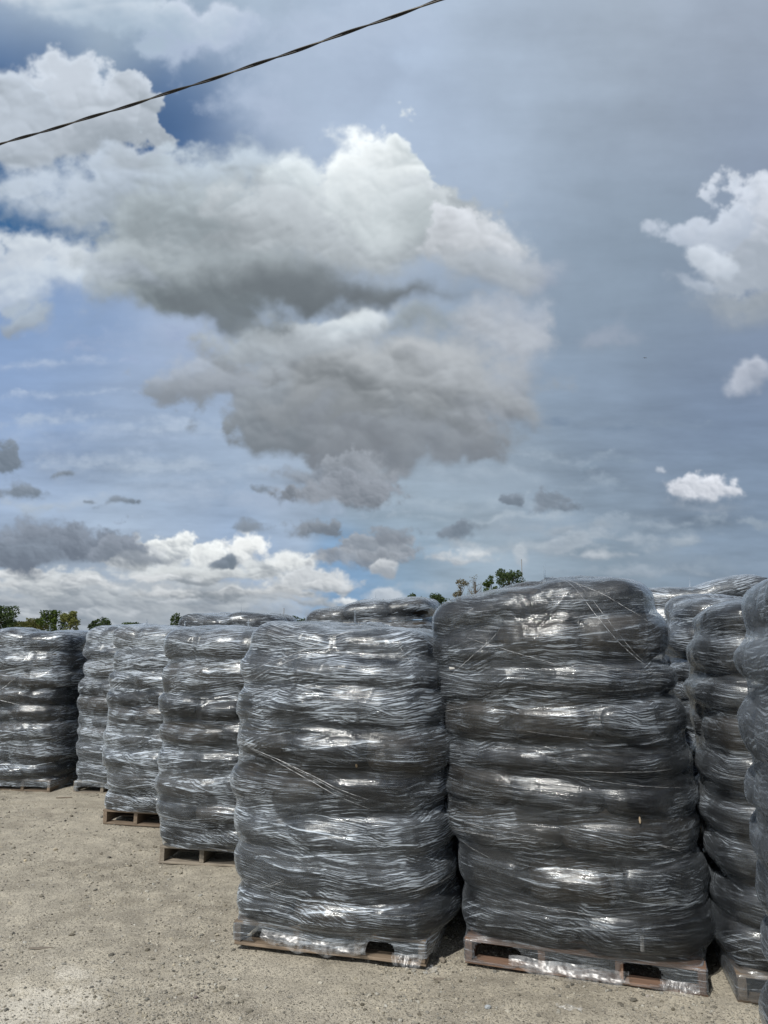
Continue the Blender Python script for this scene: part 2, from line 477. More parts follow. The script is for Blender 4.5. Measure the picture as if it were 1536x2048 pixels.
def build_sky():
    t = NT(W.node_tree)
    out = t.n('ShaderNodeOutputWorld')
    bg = t.n('ShaderNodeBackground', _i={'Strength': STR})
    W.node_tree.links.new(bg.outputs[0], out.inputs[0])
    D = t.n('ShaderNodeTexCoord').outputs['Generated']
    K = 1.0 / STR
    o = paint_clouds()
    img = bpy.data.images.new('cloud_cover', o.shape[1], o.shape[0], alpha=True, float_buffer=True)
    img.colorspace_settings.name = 'Linear Rec.709'
    img.alpha_mode = 'CHANNEL_PACKED'
    img.pixels.foreach_set(o.ravel())
    img.update()
    img.pack()
    sx = t.n('ShaderNodeSeparateXYZ', _i={0: D}).outputs
    az = t.m('ARCTAN2', sx[0], sx[1]); el = t.m('ARCSINE', sx[2])
    u = t.m('MULTIPLY_ADD', az, 1 / (2 * AZR), .5)
    v = t.m('DIVIDE', t.m('SUBTRACT', el, ELO), EHI - ELO)
    uv = t.n('ShaderNodeCombineXYZ', _i={0: u, 1: v, 2: 0.0}).outputs[0]
    ti = t.n('ShaderNodeTexImage', interpolation='Cubic', extension='CLIP', _i={'Vector': uv})
    ti.image = img
    inview = t.n('ShaderNodeVectorMath', operation='SCALE', _i={0: ti.outputs['Color'], 'Scale': K}).outputs[0]
    # everywhere else: broken cloud over the clear-sky model
    sky = t.n('ShaderNodeTexSky', sky_type='NISHITA')
    sky.sun_disc = False
    sky.sun_elevation = SUN_EL
    sky.sun_rotation = SUN_AZ
    cov = t.ss(t.noise(D, 2.6, 6, .55), .42, .60)
    shade = t.noise(D, 4.1, 5, .5)
    cc = t.mix(shade, tuple(x * K for x in lin((150, 160, 172))), tuple(x * K for x in lin((235, 238, 240))))
    far = t.mix(cov, sky.outputs[0], cc)
    inside = t.m('MULTIPLY', ti.outputs['Alpha'], t.m('LESS_THAN', t.m('ABSOLUTE', az), AZR))
    res = t.mix(inside, far, inview)
    W.node_tree.links.new(res, bg.inputs['Color'])


if PART['sky']:
    build_sky()
else:
    t = NT(W.node_tree)
    out = t.n('ShaderNodeOutputWorld')
    bg = t.n('ShaderNodeBackground', _i={'Strength': 1.0, 'Color': (.3, .34, .4, 1)})
    W.node_tree.links.new(bg.outputs[0], out.inputs[0])

# ------------------------------------------------------------------ materials


def mat_bag(name, c1, c2, rough):
    m, t, out = new_mat(name)
    tc = t.n('ShaderNodeTexCoord').outputs['Object']
    rnd = t.n('ShaderNodeObjectInfo').outputs['Random']
    n1 = t.noise(tc, 9, 5, .6)
    n2 = t.noise(tc, 38, 4, .6)
    col = t.mix(t.ss(t.m('ADD', n1, t.m('MULTIPLY', t.m('SUBTRACT', rnd, .5), .3)), .38, .66), c1, c2)
    p = t.n('ShaderNodeBsdfPrincipled', _i={'Base Color': col, 'Roughness': rough, 'Specular IOR Level': .22})
    bmp = t.n('ShaderNodeBump', _i={'Strength': .6, 'Distance': .012, 'Height': t.m('ADD', n1, t.m('MULTIPLY', n2, .35))})
    m.node_tree.links.new(bmp.outputs[0], p.inputs['Normal'])
    m.node_tree.links.new(p.outputs[0], out.inputs[0])
    return m


def mat_film(name, dens, bumpd=.0022, rough=.17, tint=(.70, .80, .92)):
    """clear stretch film: many thin layers, milky where layers pile up, glossy, pulled into fine horizontal ripples"""
    m, t, out = new_mat(name)
    uv = t.n('ShaderNodeUVMap', uv_map='wrap').outputs[0]
    ob = t.n('ShaderNodeTexCoord').outputs['Object']
    # let the ripples wander a little
    wn = t.noise(ob, 1.7, 3, .5)
    wob = t.n('ShaderNodeCombineXYZ', _i={0: 0.0, 1: t.m('MULTIPLY', t.m('SUBTRACT', wn, .5), .10), 2: 0.0}).outputs[0]
    uw = t.n('ShaderNodeVectorMath', operation='ADD', _i={0: uv, 1: wob}).outputs[0]
    fine = t.noise(t.vscale(uw, (1.6, 230, 1)), 1.0, 4, .65)
    mid = t.noise(t.vscale(uw, (.9, 105, 1), loc=(3, 7, 1)), 1.0, 4, .62)
    def slant(k, sc, loc):
        q_ = t.n('ShaderNodeSeparateXYZ', _i={0: uw}).outputs
        v_ = t.n('ShaderNodeCombineXYZ', _i={0: q_[0], 1: t.m('MULTIPLY_ADD', q_[0], k, q_[1]), 2: 0.0}).outputs[0]
        return t.noise(t.vscale(v_, sc, loc=loc), 1.0, 4, .62)
    d1 = slant(.13, (1.3, 125, 1), (9, 1, 3))
    d2 = slant(-.20, (1.4, 115, 1), (1, 5, 8))
    d3 = slant(.45, (3.0, 95, 1), (4, 2, 6))
    d4 = slant(-.5, (3.0, 95, 1), (7, 3, 1))
    xm = t.noise(t.vscale(ob, (1, 1, 1), loc=(6, 1, 2)), 3.8, 3, .5)
    cr = t.noise(ob, 46, 4, .6, .4)
    patch = t.noise(t.vscale(ob, (1, 1, 2.6)), 3.6, 4, .6)
    patch2 = t.noise(t.vscale(ob, (1, 1, 1.6), loc=(4, 4, 4)), 5.5, 3, .5)
    dm = t.ss(patch2, .44, .56)
    dgs = t.m('ADD', t.m('MULTIPLY', d1, t.m('SUBTRACT', 1.0, dm)), t.m('MULTIPLY', d2, dm))
    xa = t.ss(xm, .60, .67); xb = t.ss(xm, .40, .33)
    dgs = t.m('ADD', t.m('MULTIPLY', dgs, t.m('SUBTRACT', 1.0, t.m('MAXIMUM', xa, xb))), t.m('ADD', t.m('MULTIPLY', d3, xa), t.m('MULTIPLY', d4, xb)))
    h = t.m('ADD', t.m('MULTIPLY', fine, .32), t.m('ADD', t.m('MULTIPLY', mid, .8), t.m('ADD', t.m('MULTIPLY', dgs, .6), t.m('MULTIPLY', cr, .5))))
    bump = t.n('ShaderNodeBump', _i={'Strength': 1.0, 'Distance': bumpd, 'Height': h}).outputs[0]
    st = t.ss(t.m('ADD', t.m('MULTIPLY', fine, .34), t.m('ADD', t.m('MULTIPLY', mid, .27), t.m('MULTIPLY', dgs, .50))), .535, .655)
    haze = t.noise(t.vscale(ob, (1, 1, 3.2), loc=(8, 2, 5)), 9.0, 4, .62)
    clr = t.ss(t.noise(t.vscale(ob, (1, 1, 1.5), loc=(2, 9, 4)), 4.2, 3, .55, .5), .40, .58)
    st = t.m('MULTIPLY', st, t.m('MULTIPLY_ADD', clr, .85, .15))
    thick = t.ss(t.m('ADD', t.m('MULTIPLY', patch, .7), t.m('MULTIPLY', haze, .3)), .36, .68)
    lw = t.n('ShaderNodeLayerWeight', _i={'Blend': .5}).outputs['Facing']
    graz = t.m('POWER', lw, 3.5)
    # overlapping turns of the film: slanting bands, each a little milkier or clearer, with a bright edge
    sux = t.n('ShaderNodeSeparateXYZ', _i={0: uw}).outputs
    bnum = None; edge = None
    for (sl_, per_, off_) in ((.085, .23, .3), (-.14, .31, .7)):
        bv = t.m('ADD', t.m('DIVIDE', t.m('MULTIPLY_ADD', sux[0], sl_, sux[1]), per_), off_)
        wn_ = t.n('ShaderNodeTexWhiteNoise', noise_dimensions='1D', _i={'W': t.m('FLOOR', bv)}).outputs['Value']
        fr_ = t.m('FRACT', bv)
        e_ = t.m('MULTIPLY', t.ss(fr_, .045, .0), t.ss(wn_, .25, .6))
        bnum = wn_ if bnum is None else t.m('ADD', bnum, wn_)
        edge = e_ if edge is None else t.m('MAXIMUM', edge, e_)
    thick = t.m('MAXIMUM', 0.0, t.m('MINIMUM', 1.0, t.m('ADD', thick, t.m('MULTIPLY', t.m('SUBTRACT', bnum, 1.0), .38))))
    edge = t.m('MULTIPLY', edge, t.ss(haze, .42, .6))
    st = t.m('MAXIMUM', st, t.m('MULTIPLY', edge, .8))
    op = t.m('ADD', t.m('MULTIPLY', st, t.m('MULTIPLY_ADD', thick, .80 * dens, .22 * dens)),
             t.m('ADD', t.m('MULTIPLY_ADD', thick, .06 * dens, .004 * dens), t.m('MULTIPLY', graz, .30)))
    low = t.ss(t.n('ShaderNodeSeparateXYZ', _i={0: ob}).outputs[2], .15, .11)
    op = t.m('MINIMUM', t.m('ADD', op, t.m('MULTIPLY', low, .05)), .93)
    dif = t.n('ShaderNodeBsdfDiffuse', _i={'Color': (*tint, 1), 'Normal': bump})
    trl = t.n('ShaderNodeBsdfTranslucent', _i={'Color': (*tint, 1), 'Normal': bump})
    milk = t.n('ShaderNodeMixShader', _i={0: .38, 1: dif.outputs[0], 2: trl.outputs[0]})
    tra = t.n('ShaderNodeBsdfTransparent', _i={'Color': (.93, .95, .97, 1)})
    body = t.n('ShaderNodeMixShader', _i={0: op, 1: tra.outputs[0], 2: milk.outputs[0]})
    rg = t.m('MULTIPLY_ADD', t.ss(haze, .40, .60), .22, rough - .06)
    # two lobes: the broad sheen of many creased layers, and the sharp glints of taut film
    fr = t.n('ShaderNodeFresnel', _i={'IOR': 1.55, 'Normal': bump}).outputs[0]
    soft_gl = t.n('ShaderNodeBsdfGlossy', _i={'Color': (.86, .93, 1.0, 1), 'Roughness': .42, 'Normal': bump})
    hard_gl = t.n('ShaderNodeBsdfGlossy', _i={'Color': (.95, .98, 1.0, 1), 'Roughness': rg, 'Normal': bump})
    sheen = t.m('MULTIPLY', t.m('MULTIPLY_ADD', st, .085, .012), t.m('MULTIPLY_ADD', thick, .9, .45))
    sheen = t.m('ADD', sheen, t.m('MULTIPLY', fr, .10))
    mid_ = t.n('ShaderNodeMixShader', _i={0: t.m('MINIMUM', sheen, .8), 1: body.outputs[0], 2: soft_gl.outputs[0]})
    fin = t.n('ShaderNodeMixShader', _i={0: t.m('MINIMUM', t.m('MULTIPLY', fr, .58), .8), 1: mid_.outputs[0], 2: hard_gl.outputs[0]})
    m.node_tree.links.new(fin.outputs[0], out.inputs[0])
    return m


def mat_strand(name, opq):
    m, t, out = new_mat(name)
    ob = t.n('ShaderNodeTexCoord').outputs['Object']
    n = t.noise(ob, 34, 3, .55)
    bump = t.n('ShaderNodeBump', _i={'Strength': .8, 'Distance': .0012, 'Height': n}).outputs[0]
    dif = t.n('ShaderNodeBsdfDiffuse', _i={'Color': (.82, .85, .88, 1), 'Normal': bump})
    tra = t.n('ShaderNodeBsdfTransparent')
    body = t.n('ShaderNodeMixShader', _i={0: t.m('MULTIPLY', t.ss(n, .3, .7), opq), 1: tra.outputs[0], 2: dif.outputs[0]})
    gl = t.n('ShaderNodeBsdfGlossy', _i={'Color': (.95, .97, 1, 1), 'Roughness': .34, 'Normal': bump})
    fin = t.n('ShaderNodeMixShader', _i={0: .045, 1: body.outputs[0], 2: gl.outputs[0]})
    m.node_tree.links.new(fin.outputs[0], out.inputs[0])
    return m


def mat_wood(name, c1, c2):
    m, t, out = new_mat(name)
    ob = t.n('ShaderNodeTexCoord').outputs['Object']
    uvw = t.n('ShaderNodeAttribute', attribute_name='grain').outputs['Vector']
    rnd = t.n('ShaderNodeObjectInfo').outputs['Random']
    g = t.noise(t.n('ShaderNodeVectorMath', operation='ADD', _i={0: t.vscale(uvw, (5, 60, 60)), 1: t.n('ShaderNodeCombineXYZ', _i={0: t.m('MULTIPLY', rnd, 37), 1: t.m('MULTIPLY', rnd, 11), 2: 0}).outputs[0]}).outputs[0], 1.0, 5, .6, .6)
    st = t.noise(ob, 7, 4, .6)
    col = t.mix(t.ss(g, .3, .72), c1, c2)
    col = t.mix(t.m('MULTIPLY', t.ss(st, .5, .72), .45), col, (.13, .11, .085))
    col = t.mix(t.m('MULTIPLY', t.ss(rnd, .0, 1.), .35), col, tuple(x * .55 for x in c1))
    p = t.n('ShaderNodeBsdfPrincipled', _i={'Base Color': col, 'Roughness': .8})
    bmp = t.n('ShaderNodeBump', _i={'Strength': .5, 'Distance': .004, 'Height': g})
    m.node_tree.links.new(bmp.outputs[0], p.inputs['Normal'])
    m.node_tree.links.new(p.outputs[0], out.inputs[0])
    return m


def mat_plain(name, c, rough=.9):
    m, t, out = new_mat(name)
    n = t.noise(t.n('ShaderNodeTexCoord').outputs['Object'], 6, 4, .6)
    col = t.mix(n, tuple(x * .7 for x in c), tuple(x * 1.25 for x in c))
    p = t.n('ShaderNodeBsdfPrincipled', _i={'Base Color': col, 'Roughness': rough})
    m.node_tree.links.new(p.outputs[0], out.inputs[0])
    return m


PAPER = mat_plain('white_paper', (.6, .6, .58))
BAG = [mat_bag('black_bag_plastic', (.009, .009, .010), (.020, .020, .021), .6),
       mat_bag('brown_black_bag_plastic', (.017, .014, .011), (.040, .033, .026), .65)]
FILM = {k: mat_film('stretch_film_' + k, d, b, r) for k, d, b, r in
        (('thin', .58, .0022, .12), ('medium', 1.4, .0021, .13), ('milky', 2.3, .0019, .2))}
STRAND = mat_strand('rolled_film', .6)
LOOSE = mat_strand('loose_film', .15)
WOOD = {'grey': mat_wood('weathered_pallet_wood', (.16, .14, .115), (.30, .265, .215)),
        'brown': mat_wood('brown_pallet_wood', (.125, .095, .068), (.245, .19, .14)),
        'red': mat_wood('reddish_pallet_wood', (.14, .085, .06), (.26, .165, .115))}

# ------------------------------------------------------------------ bags and pallets


def bag_mesh(seed, L, Wd, h):
    nu, nv = 40, 18
    rs = np.random.default_rng(seed)
    sgn = lambda x, e: np.sign(x) * np.abs(x) ** e
    verts = []
    off = rs.uniform(0, 50, 3)
    vs = []
    for j in range(1, nv):
        ph = -math.pi / 2 + math.pi * j / nv
        for i in range(nu):
            th = 2 * math.pi * i / nu
            cx_, sx_ = math.cos(th), math.sin(th)
            e1, e2 = .38, .70
            x = L / 2 * sgn(math.cos(ph), e2) * sgn(cx_, e1)
            y = Wd / 2 * sgn(math.cos(ph), e2) * sgn(sx_, e1)
            z = h / 2 * sgn(math.sin(ph), .8)
            vs.append((float(x), float(y), float(z)))
    vs.append((0, 0, -h / 2)); vs.append((0, 0, h / 2))
    out = []
    for (x, y, z) in vs:
        p = Vector((x * 7 + off[0], y * 7 + off[1], z * 9 + off[2]))
        k = 1 + .05 * pnoise(p) + .02 * pnoise(p * 2.7)
        # sagging middle, fuller ends
        zz = z * (1.0 + .10 * pnoise(Vector((x * 4 + off[1], y * 4, 1.3))))
        out.append((x * k, y * k, zz + .012 * pnoise(p * .8)))
    f = []
    R = nv - 1
    for j in range(R - 1):
        for i in range(nu):
            i2 = (i + 1) % nu
            f.append((j * nu + i, j * nu + i2, (j + 1) * nu + i2, (j + 1) * nu + i))
    b, tp = len(vs) - 2, len(vs) - 1
    for i in range(nu):
        i2 = (i + 1) % nu
        f.append((b, i2, i)); f.append((tp, (R - 1) * nu + i, (R - 1) * nu + i2))
    me = mixed_mesh('bag', out, f, True)
    return me


BAG_L, BAG_W = .60, .42
BAGM = []
for q in range(6):
    me = bag_mesh(100 + q, BAG_L, BAG_W, .20)
    me.materials.append(BAG[1 if q in (1, 4) else 0])
    BAGM.append(me)


def board(name, L, Wd, T, mat, seed=0):
    """a sawn board along x with slightly rounded, worn edges and a grain coordinate"""
    rs = random.Random(seed)
    b = .003
    pr = [(-Wd / 2 + b, -T / 2), (Wd / 2 - b, -T / 2), (Wd / 2, -T / 2 + b), (Wd / 2, T / 2 - b), (Wd / 2 - b, T / 2), (-Wd / 2 + b, T / 2), (-Wd / 2, T / 2 - b), (-Wd / 2, -T / 2 + b)]
    n = 8
    vs = []
    for i in range(n + 1):
        x = -L / 2 + L * i / n
        bow = .003 * pnoise(Vector((x * 2, seed * 3.1, 0))) 
        for (y, z) in pr:
            vs.append((x + (rs.uniform(-.003, .003) if i in (0, n) else 0), y + .0015 * pnoise(Vector((x * 9, y * 30, seed))), z + bow))
    f = []
    m = len(pr)
    for i in range(n):
        for k in range(m):
            k2 = (k + 1) % m
            f.append((i * m + k, i * m + k2, (i + 1) * m + k2, (i + 1) * m + k))
    f.append(tuple(range(m))[::-1]); f.append(tuple(n * m + k for k in range(m)))
    me = mixed_mesh(name, vs, f)
    at_ = me.attributes.new('grain', 'FLOAT_VECTOR', 'POINT')
    at_.data.foreach_set('vector', np.array(vs, np.float32).ravel())
    me.materials.append(mat)
    return me


PALLET_CACHE = {}


def build_pallet(root, w, d, wood, nstr=4, seed=0):
    pal = bpy.data.objects.new('pallet', None)
    C.objects.link(pal); pal.parent = root
    pal.empty_display_size = .2
    key = (wood, round(w, 2), round(d, 2))
    if key not in PALLET_CACHE:
        PALLET_CACHE[key] = ([board('deck_board', w, .095, .017, WOOD[wood], 3 + i) for i in range(3)],
                             [board('stringer', d, .038, .092, WOOD[wood], 13 + i) for i in range(2)])
    db, sm = PALLET_CACHE[key]
    rs = random.Random(seed)
    for i in range(7):
        o = link('deck_board', db[i % 3], None, pal)
        o.location = (rs.uniform(-.004, .004), .048 + (d - .096) * i / 6, .017 + .092 + .0088 + .001)
        o.rotation_euler = (0, 0, rs.uniform(-.01, .01))
    for i in range(4):
        o = link('deck_board', db[(i + 1) % 3], None, pal)
        o.location = (rs.uniform(-.004, .004), .048 + (d - .096) * i / 3, .0095)
        o.rotation_euler = (0, 0, rs.uniform(-.01, .01))
    for i in range(nstr):
        o = link('stringer', sm[i % 2], None, pal)
        o.location = (-w / 2 + .02 + (w - .04) * i / (nstr - 1), d / 2 + rs.uniform(-.004, .004), .018 + .046)
        o.rotation_euler = (0, 0, math.pi / 2)
    return pal


def hull_polar(th, r):
    """radius of the convex hull of a star-shaped outline, at the same angles"""
    x = r * np.cos(th); y = r * np.sin(th)
    pts = sorted(range(len(th)), key=lambda i: (x[i], y[i]))
    def half(seq):
        h_ = []
        for i in seq:
            while len(h_) >= 2 and (x[h_[-1]] - x[h_[-2]]) * (y[i] - y[h_[-2]]) - (y[h_[-1]] - y[h_[-2]]) * (x[i] - x[h_[-2]]) <= 0:
                h_.pop()
            h_.append(i)
        return h_
    lo = half(pts); up = half(pts[::-1])
    hu = sorted(set(lo[:-1] + up[:-1]), key=lambda i: th[i])
    out = r.copy()
    n = len(th)
    for k in range(len(hu)):
        i, j = hu[k], hu[(k + 1) % len(hu)]
        idx = np.arange(i + 1, j) if j > i else np.concatenate([np.arange(i + 1, n), np.arange(0, j)])
        if len(idx) == 0: continue
        dx, dy = x[j] - x[i], y[j] - y[i]
        c, s_ = np.cos(th[idx]), np.sin(th[idx])
        den = c * dy - s_ * dx
        t_ = (x[i] * dy - y[i] * dx) / np.where(np.abs(den) < 1e-9, 1e-9, den)
        out[idx] = np.maximum(r[idx], np.where((t_ > 0) & (t_ < 3), t_, r[idx]))
    return out


def build_pile(sp):
    """a pallet of bagged goods under stretch film. sp: dict"""
    rs = random.Random(sp['seed'])
    rng = np.random.default_rng(sp['seed'])
    w, d, H, nl = sp['w'], sp['d'], sp['H'], sp['n']
    root = bpy.data.objects.new('wrapped_pallet', None)
    C.objects.link(root)
    root.empty_display_size = .4
    rot = math.radians(sp['rot'])
    # the given point is the front left corner of the pallet
    fl = Vector(sp['fl'])
    root.location = (fl.x + math.cos(rot) * w / 2, fl.y + math.sin(rot) * w / 2, 0)
    root.rotation_euler = (0, 0, rot)
    tag(root, sp['label'], 'wrapped pallet', 'pallets of bags wrapped in stretch film')
    build_pallet(root, w, d, sp.get('wood', 'grey'), seed=sp['seed'])
    PT = .128
    hs = [rs.uniform(.80, 1.25) for _ in range(nl)]
    hs = [h_ * (H - PT) / sum(hs) for h_ in hs]
    zb_ = [PT + sum(hs[:i]) for i in range(nl)]
    leanx, leany = sp.get('lean', (0, 0))
    slope = sp.get('slope', 0)
    trio = []
    verts = []; polys = []
    vc = {}
    sx_all = sp.get('sx', 1.0)
    for k in range(nl):
        fr = (k + .5) / nl
        lh = hs[k]; zc = zb_[k] + lh / 2
        ox = rs.uniform(-1, 1) * (sp.get('jit', .022) * 1.1) + leanx * fr
        oy = rs.uniform(-1, 1) * (sp.get('jit', .022) * 1.1) * .25 + leany * fr
        grow = 1.0 + rs.uniform(-.014, .018) + sp.get('belly', .03) * math.sin(math.pi * min(1, fr * 1.1))
        if k == 0: grow *= sp.get('foot', .99)
        if k == nl - 1: grow *= sp.get('crown', .95)
        rows = [(2, True), (3, False)] if (k + sp['seed']) % 2 == 0 else [(3, False), (2, True)]
        y0 = 0
        lay = []
        dep = {True: .42 * d, False: .58 * d}
        for (cnt, along) in rows:
            yd = dep[along]
            for i in range(cnt):
                xw = w / cnt
                lay.append((-w / 2 + xw * (i + .5), y0 + yd / 2, xw, yd, along))
            y0 += yd
        for (x, y, xw, yd, along) in lay:
            q = rs.randrange(6)
            me = BAGM[q]
            sd = -1 if y < d / 2 else 1
            yaw = 0.0
            if along:
                yaw = (1 if x > 0 else -1) * .05 * (-sd)
                cvx = .004
            else:
                cvx = .014 if abs(x) < .1 else -.002
                yaw = (0 if abs(x) < .1 else (1 if x > 0 else -1) * .04 * (-sd))
            y = y + sd * cvx
            top = max(0, (k - (nl - 3.2)) / 2.2)
            tilt = slope * top
            szx = (xw / BAG_L if along else xw / BAG_W)
            szy = (yd / BAG_W if along else yd / BAG_L)
            jx, jy, jz = rs.uniform(-.010, .010), rs.uniform(-.010, .010), rs.uniform(-.022, .022)
            zz = zc + jz + tilt * (min(x + .10, 0) if sp['seed'] == 6 else x)
            if k == nl - 1:
                zz += rs.uniform(-.5, .5) * sp.get('toprough', .035)
            sc = (szx * grow * 1.10, szy * grow * 1.10) if along else (szy * grow * 1.10, szx * grow * 1.10)
            M = (Matrix.Translation(((x) * grow * sx_all + ox + jx, d / 2 + (y - d / 2) * grow + oy + jy, zz)) @
                 Matrix.Rotation(-math.atan(tilt) * (0 if (sp['seed'] == 6 and x > -.1) else 1) + rs.uniform(-.05, .05) * (1 + 1 * (k == nl - 1)), 4, 'Y') @ Matrix.Rotation(rs.uniform(-.02, .02), 4, 'X') @
                 Matrix.Rotation((0 if along else math.pi / 2) + yaw + rs.uniform(-.03, .03), 4, 'Z') @
                 Matrix.Diagonal((sc[0], sc[1], lh / .20 * rs.uniform(1.04, 1.24), 1)))
            if q not in vc:
                a = np.empty(len(me.vertices) * 3); me.vertices.foreach_get('co', a); vc[q] = (a.reshape(-1, 3), [tuple(p.vertices) for p in me.polygons])
            a, pf = vc[q]
            Mn = np.array(M)
            vv = a @ Mn[:3, :3].T + Mn[:3, 3]
            # a soft load rounds off at the corners and bellies out mid-face
            xr = (vv[:, 0] - ox) / (w / 2); c0 = sp.get('crest', .28)
            qa = np.clip(np.where(xr > c0, (xr - c0) / (1 - c0), (c0 - xr) / (1 + c0)), 0, 1.1); qb = np.clip(np.abs(vv[:, 1] - d / 2) / (d / 2), 0, 1.1)
            ks = sp.get('over', 1.10) - sp.get('round', .17) * (qa * qb) ** 2
            vv[:, 0] = ox + (vv[:, 0] - ox) * ks; vv[:, 1] = d / 2 + (vv[:, 1] - d / 2) * ks
            ctr = vv.mean(0)
            me2 = me.copy(); me2.name = 'bag'
            me2.vertices.foreach_set('co', (vv - ctr).astype(np.float32).ravel()); me2.update()
            o = link('bag', me2, None, root)
            o.location = ctr
            b0 = len(verts)
            verts.extend(map(tuple, vv)); polys.extend([tuple(i + b0 for i in p) for p in pf])
    if sp.get('cover', True):       # the film reaches round the pallet too
        b0 = len(verts)
        for z in (0.0, PT):
            for (x, y) in ((-w / 2, 0), (w / 2, 0), (w / 2, d), (-w / 2, d)):
                verts.append((x * 1.004, d / 2 + (y - d / 2) * 1.004, z))
        polys += [(b0, b0 + 1, b0 + 5, b0 + 4), (b0 + 1, b0 + 2, b0 + 6, b0 + 5), (b0 + 2, b0 + 3, b0 + 7, b0 + 6), (b0 + 3, b0, b0 + 4, b0 + 7)]
    bvh = BVHTree.FromPolygons(verts, polys)
    # --- cast the film inwards on to the load
    q = sp.get('q', 1.0)
    nc = int(280 * q) * 2
    z0 = sp.get('z0', .006)
    zs = H - .30
    nr = int((zs - z0) / (.0052 / q))
    nf = int(110 * q)
    th = np.linspace(-math.pi, math.pi, nc, endpoint=False)
    R = np.zeros((nr + nf, nc))
    zr = np.concatenate([np.linspace(z0, zs, nr), np.full(nf, zs)])
    ph = np.concatenate([np.zeros(nr), np.linspace(0, math.pi / 2 * .995, nf + 1)[1:]])
    cth, sth = np.cos(th), np.sin(th)
    stp = 2 if q > .45 else 1
    for j in range(0, nr + nf, stp):
        cph, sph = math.cos(ph[j]), math.sin(ph[j])
        lx = leanx * (zr[j] / H)
        for i in range(0, nc, 2):
            dx, dy, dz = cth[i] * cph, sth[i] * cph, sph
            o = Vector((dx * 2 + lx, d / 2 + dy * 2, zr[j] + dz * 2))
            hit = bvh.ray_cast(o, Vector((-dx, -dy, -dz)), 2.0)
            R[j, i] = 2 - hit[3] if hit[0] is not None else .0
        odd = (R[j, 0::2] + np.roll(R[j, 0::2], -1)) / 2
        R[j, 1::2] = np.where((R[j, 0::2] > .02) & (np.roll(R[j, 0::2], -1) > .02), odd, 0)
    if stp == 2:
        last = R[::2]
        for j in range(1, nr + nf, 2):
            R[j] = (R[j - 1] + R[min(j + 1, (nr + nf - 1) // 2 * 2)]) / 2
    for j in range(nr + nf):        # fill misses from neighbours
        bad = R[j] <= .02
        if bad.any():
            R[j][bad] = R[j - 1][bad] if j else .5
    # --- the film spans hollows: strongly round the load, less up and down it
    Rm = R.copy()
    for s_ in (1, 2, 3):
        kk = int(s_ * q)
        if kk == 0: continue
        Rm[kk:] = np.maximum(Rm[kk:], R[:-kk]); Rm[:-kk] = np.maximum(Rm[:-kk], R[kk:])
    Hh = np.array([hull_polar(th, r) for r in Rm])
    wgt = sp.get('tight', .72) * .35 + .62
    R2 = Hh * wgt + Rm * (1 - wgt)
    ext = np.vstack([R2[:30][::-1], R2, R2[-30:][::-1]])
    R2 = blur(ext, 2.6 * q, 3.0 * q)[30:-30]
    # bands of tension: the groove between two bags is bridged here and there
    ext = np.vstack([R2[:60][::-1], R2, R2[-60:][::-1]])
    Rs = blur(ext, 21 * q, 3 * q)[60:-60]
    band = blur(rng.standard_normal(R2.shape), 20 * q, 38 * q); 
    fness = np.clip(np.cos(th + math.pi / 2), 0, 1) ** 1.5
    band = np.clip(.50 + sp.get('bridge', 0) + .32 * band / band.std() + .42 * fness[None, :], .02, .97)
    R2 = R2 * (1 - band) + np.maximum(Rs, R2) * band
    R2 = np.maximum(R2, blur(R, 1.0, 1.0) + .005)
    lump = blur(rng.standard_normal(R2.shape), 17 * q, 30 * q); R2 = R2 + lump / lump.std() * .008
    # ripples
    s1 = streaks(rng, nr + nf, nc, 1.2 * q, 40 * q) * .0007
    s2 = streaks(rng, nr + nf, nc, 4.0 * q, 60 * q) * .0010
    am = blur(rng.standard_normal(R2.shape), 20 * q, 30 * q); am = np.clip(1 + .5 * am / am.std(), .2, 2.4)
    cr = blur(rng.standard_normal(R2.shape), 3.2 * q, 4 * q); cr = cr / cr.std() * .0012
    topw = np.clip((np.arange(nr + nf) - (nr - 25 * q)) / (60 * q), 0, 1)[:, None]
    R2 = np.maximum(R2, R + .006)
    R2 = R2 + (s1 + s2) * am + cr * (.35 + 1.1 * topw)
    # pulled pleats near the crown, running down and round
    for _ in range(int(26 * (1 if q > .6 else .5))):
        c0 = rng.uniform(-math.pi, math.pi); sl_ = rng.uniform(-.9, .9); jr = nr + rng.uniform(-40, 60) * q
        ln = rng.uniform(50, 130) * q; wd = rng.uniform(.010, .022)
        J = np.arange(nr + nf)[:, None]
        tt = (J - jr) / ln
        dth = np.angle(np.exp(1j * (th[None, :] - (c0 + sl_ * tt * .5))))
        R2 += rng.uniform(.001, .0035) * np.exp(-(dth / wd) ** 2) * np.exp(-tt * tt * 2.5)
    for _ in range(int(9 * (1 if q > .6 else .5))):
        tc_ = rng.uniform(-2.9, -.3); jc = nr - rng.uniform(-20, 70) * q; base = rng.uniform(-.5, .5)
        Jm = (np.arange(nr + nf)[:, None] - jc) * .0052 / q; Tm = np.angle(np.exp(1j * (th[None, :] - tc_))) * .6
        rd = np.hypot(Jm, Tm); an = np.arctan2(Jm, Tm)
        for _k in range(7):
            aa = base + rng.uniform(-.55, .55) + (math.pi if rng.random() < .5 else 0)
            R2 += rng.uniform(.0015, .004) * np.exp(-((np.angle(np.exp(1j * (an - aa))) * rd) / .0045) ** 2) * np.clip(rd / .05, 0, 1) * np.exp(-(rd / .28) ** 2)
    R2 = np.maximum(R2, R + .0035)
    # --- vertices
    lx = leanx * (zr / H)
    X = R2 * np.cos(ph)[:, None] * cth[None, :] + lx[:, None]
    Y = R2 * np.cos(ph)[:, None] * sth[None, :] + d / 2
    Z = zr[:, None] + R2 * np.sin(ph)[:, None]
    NR = nr + nf
    V = np.stack([X, Y, Z], -1).reshape(-1, 3)
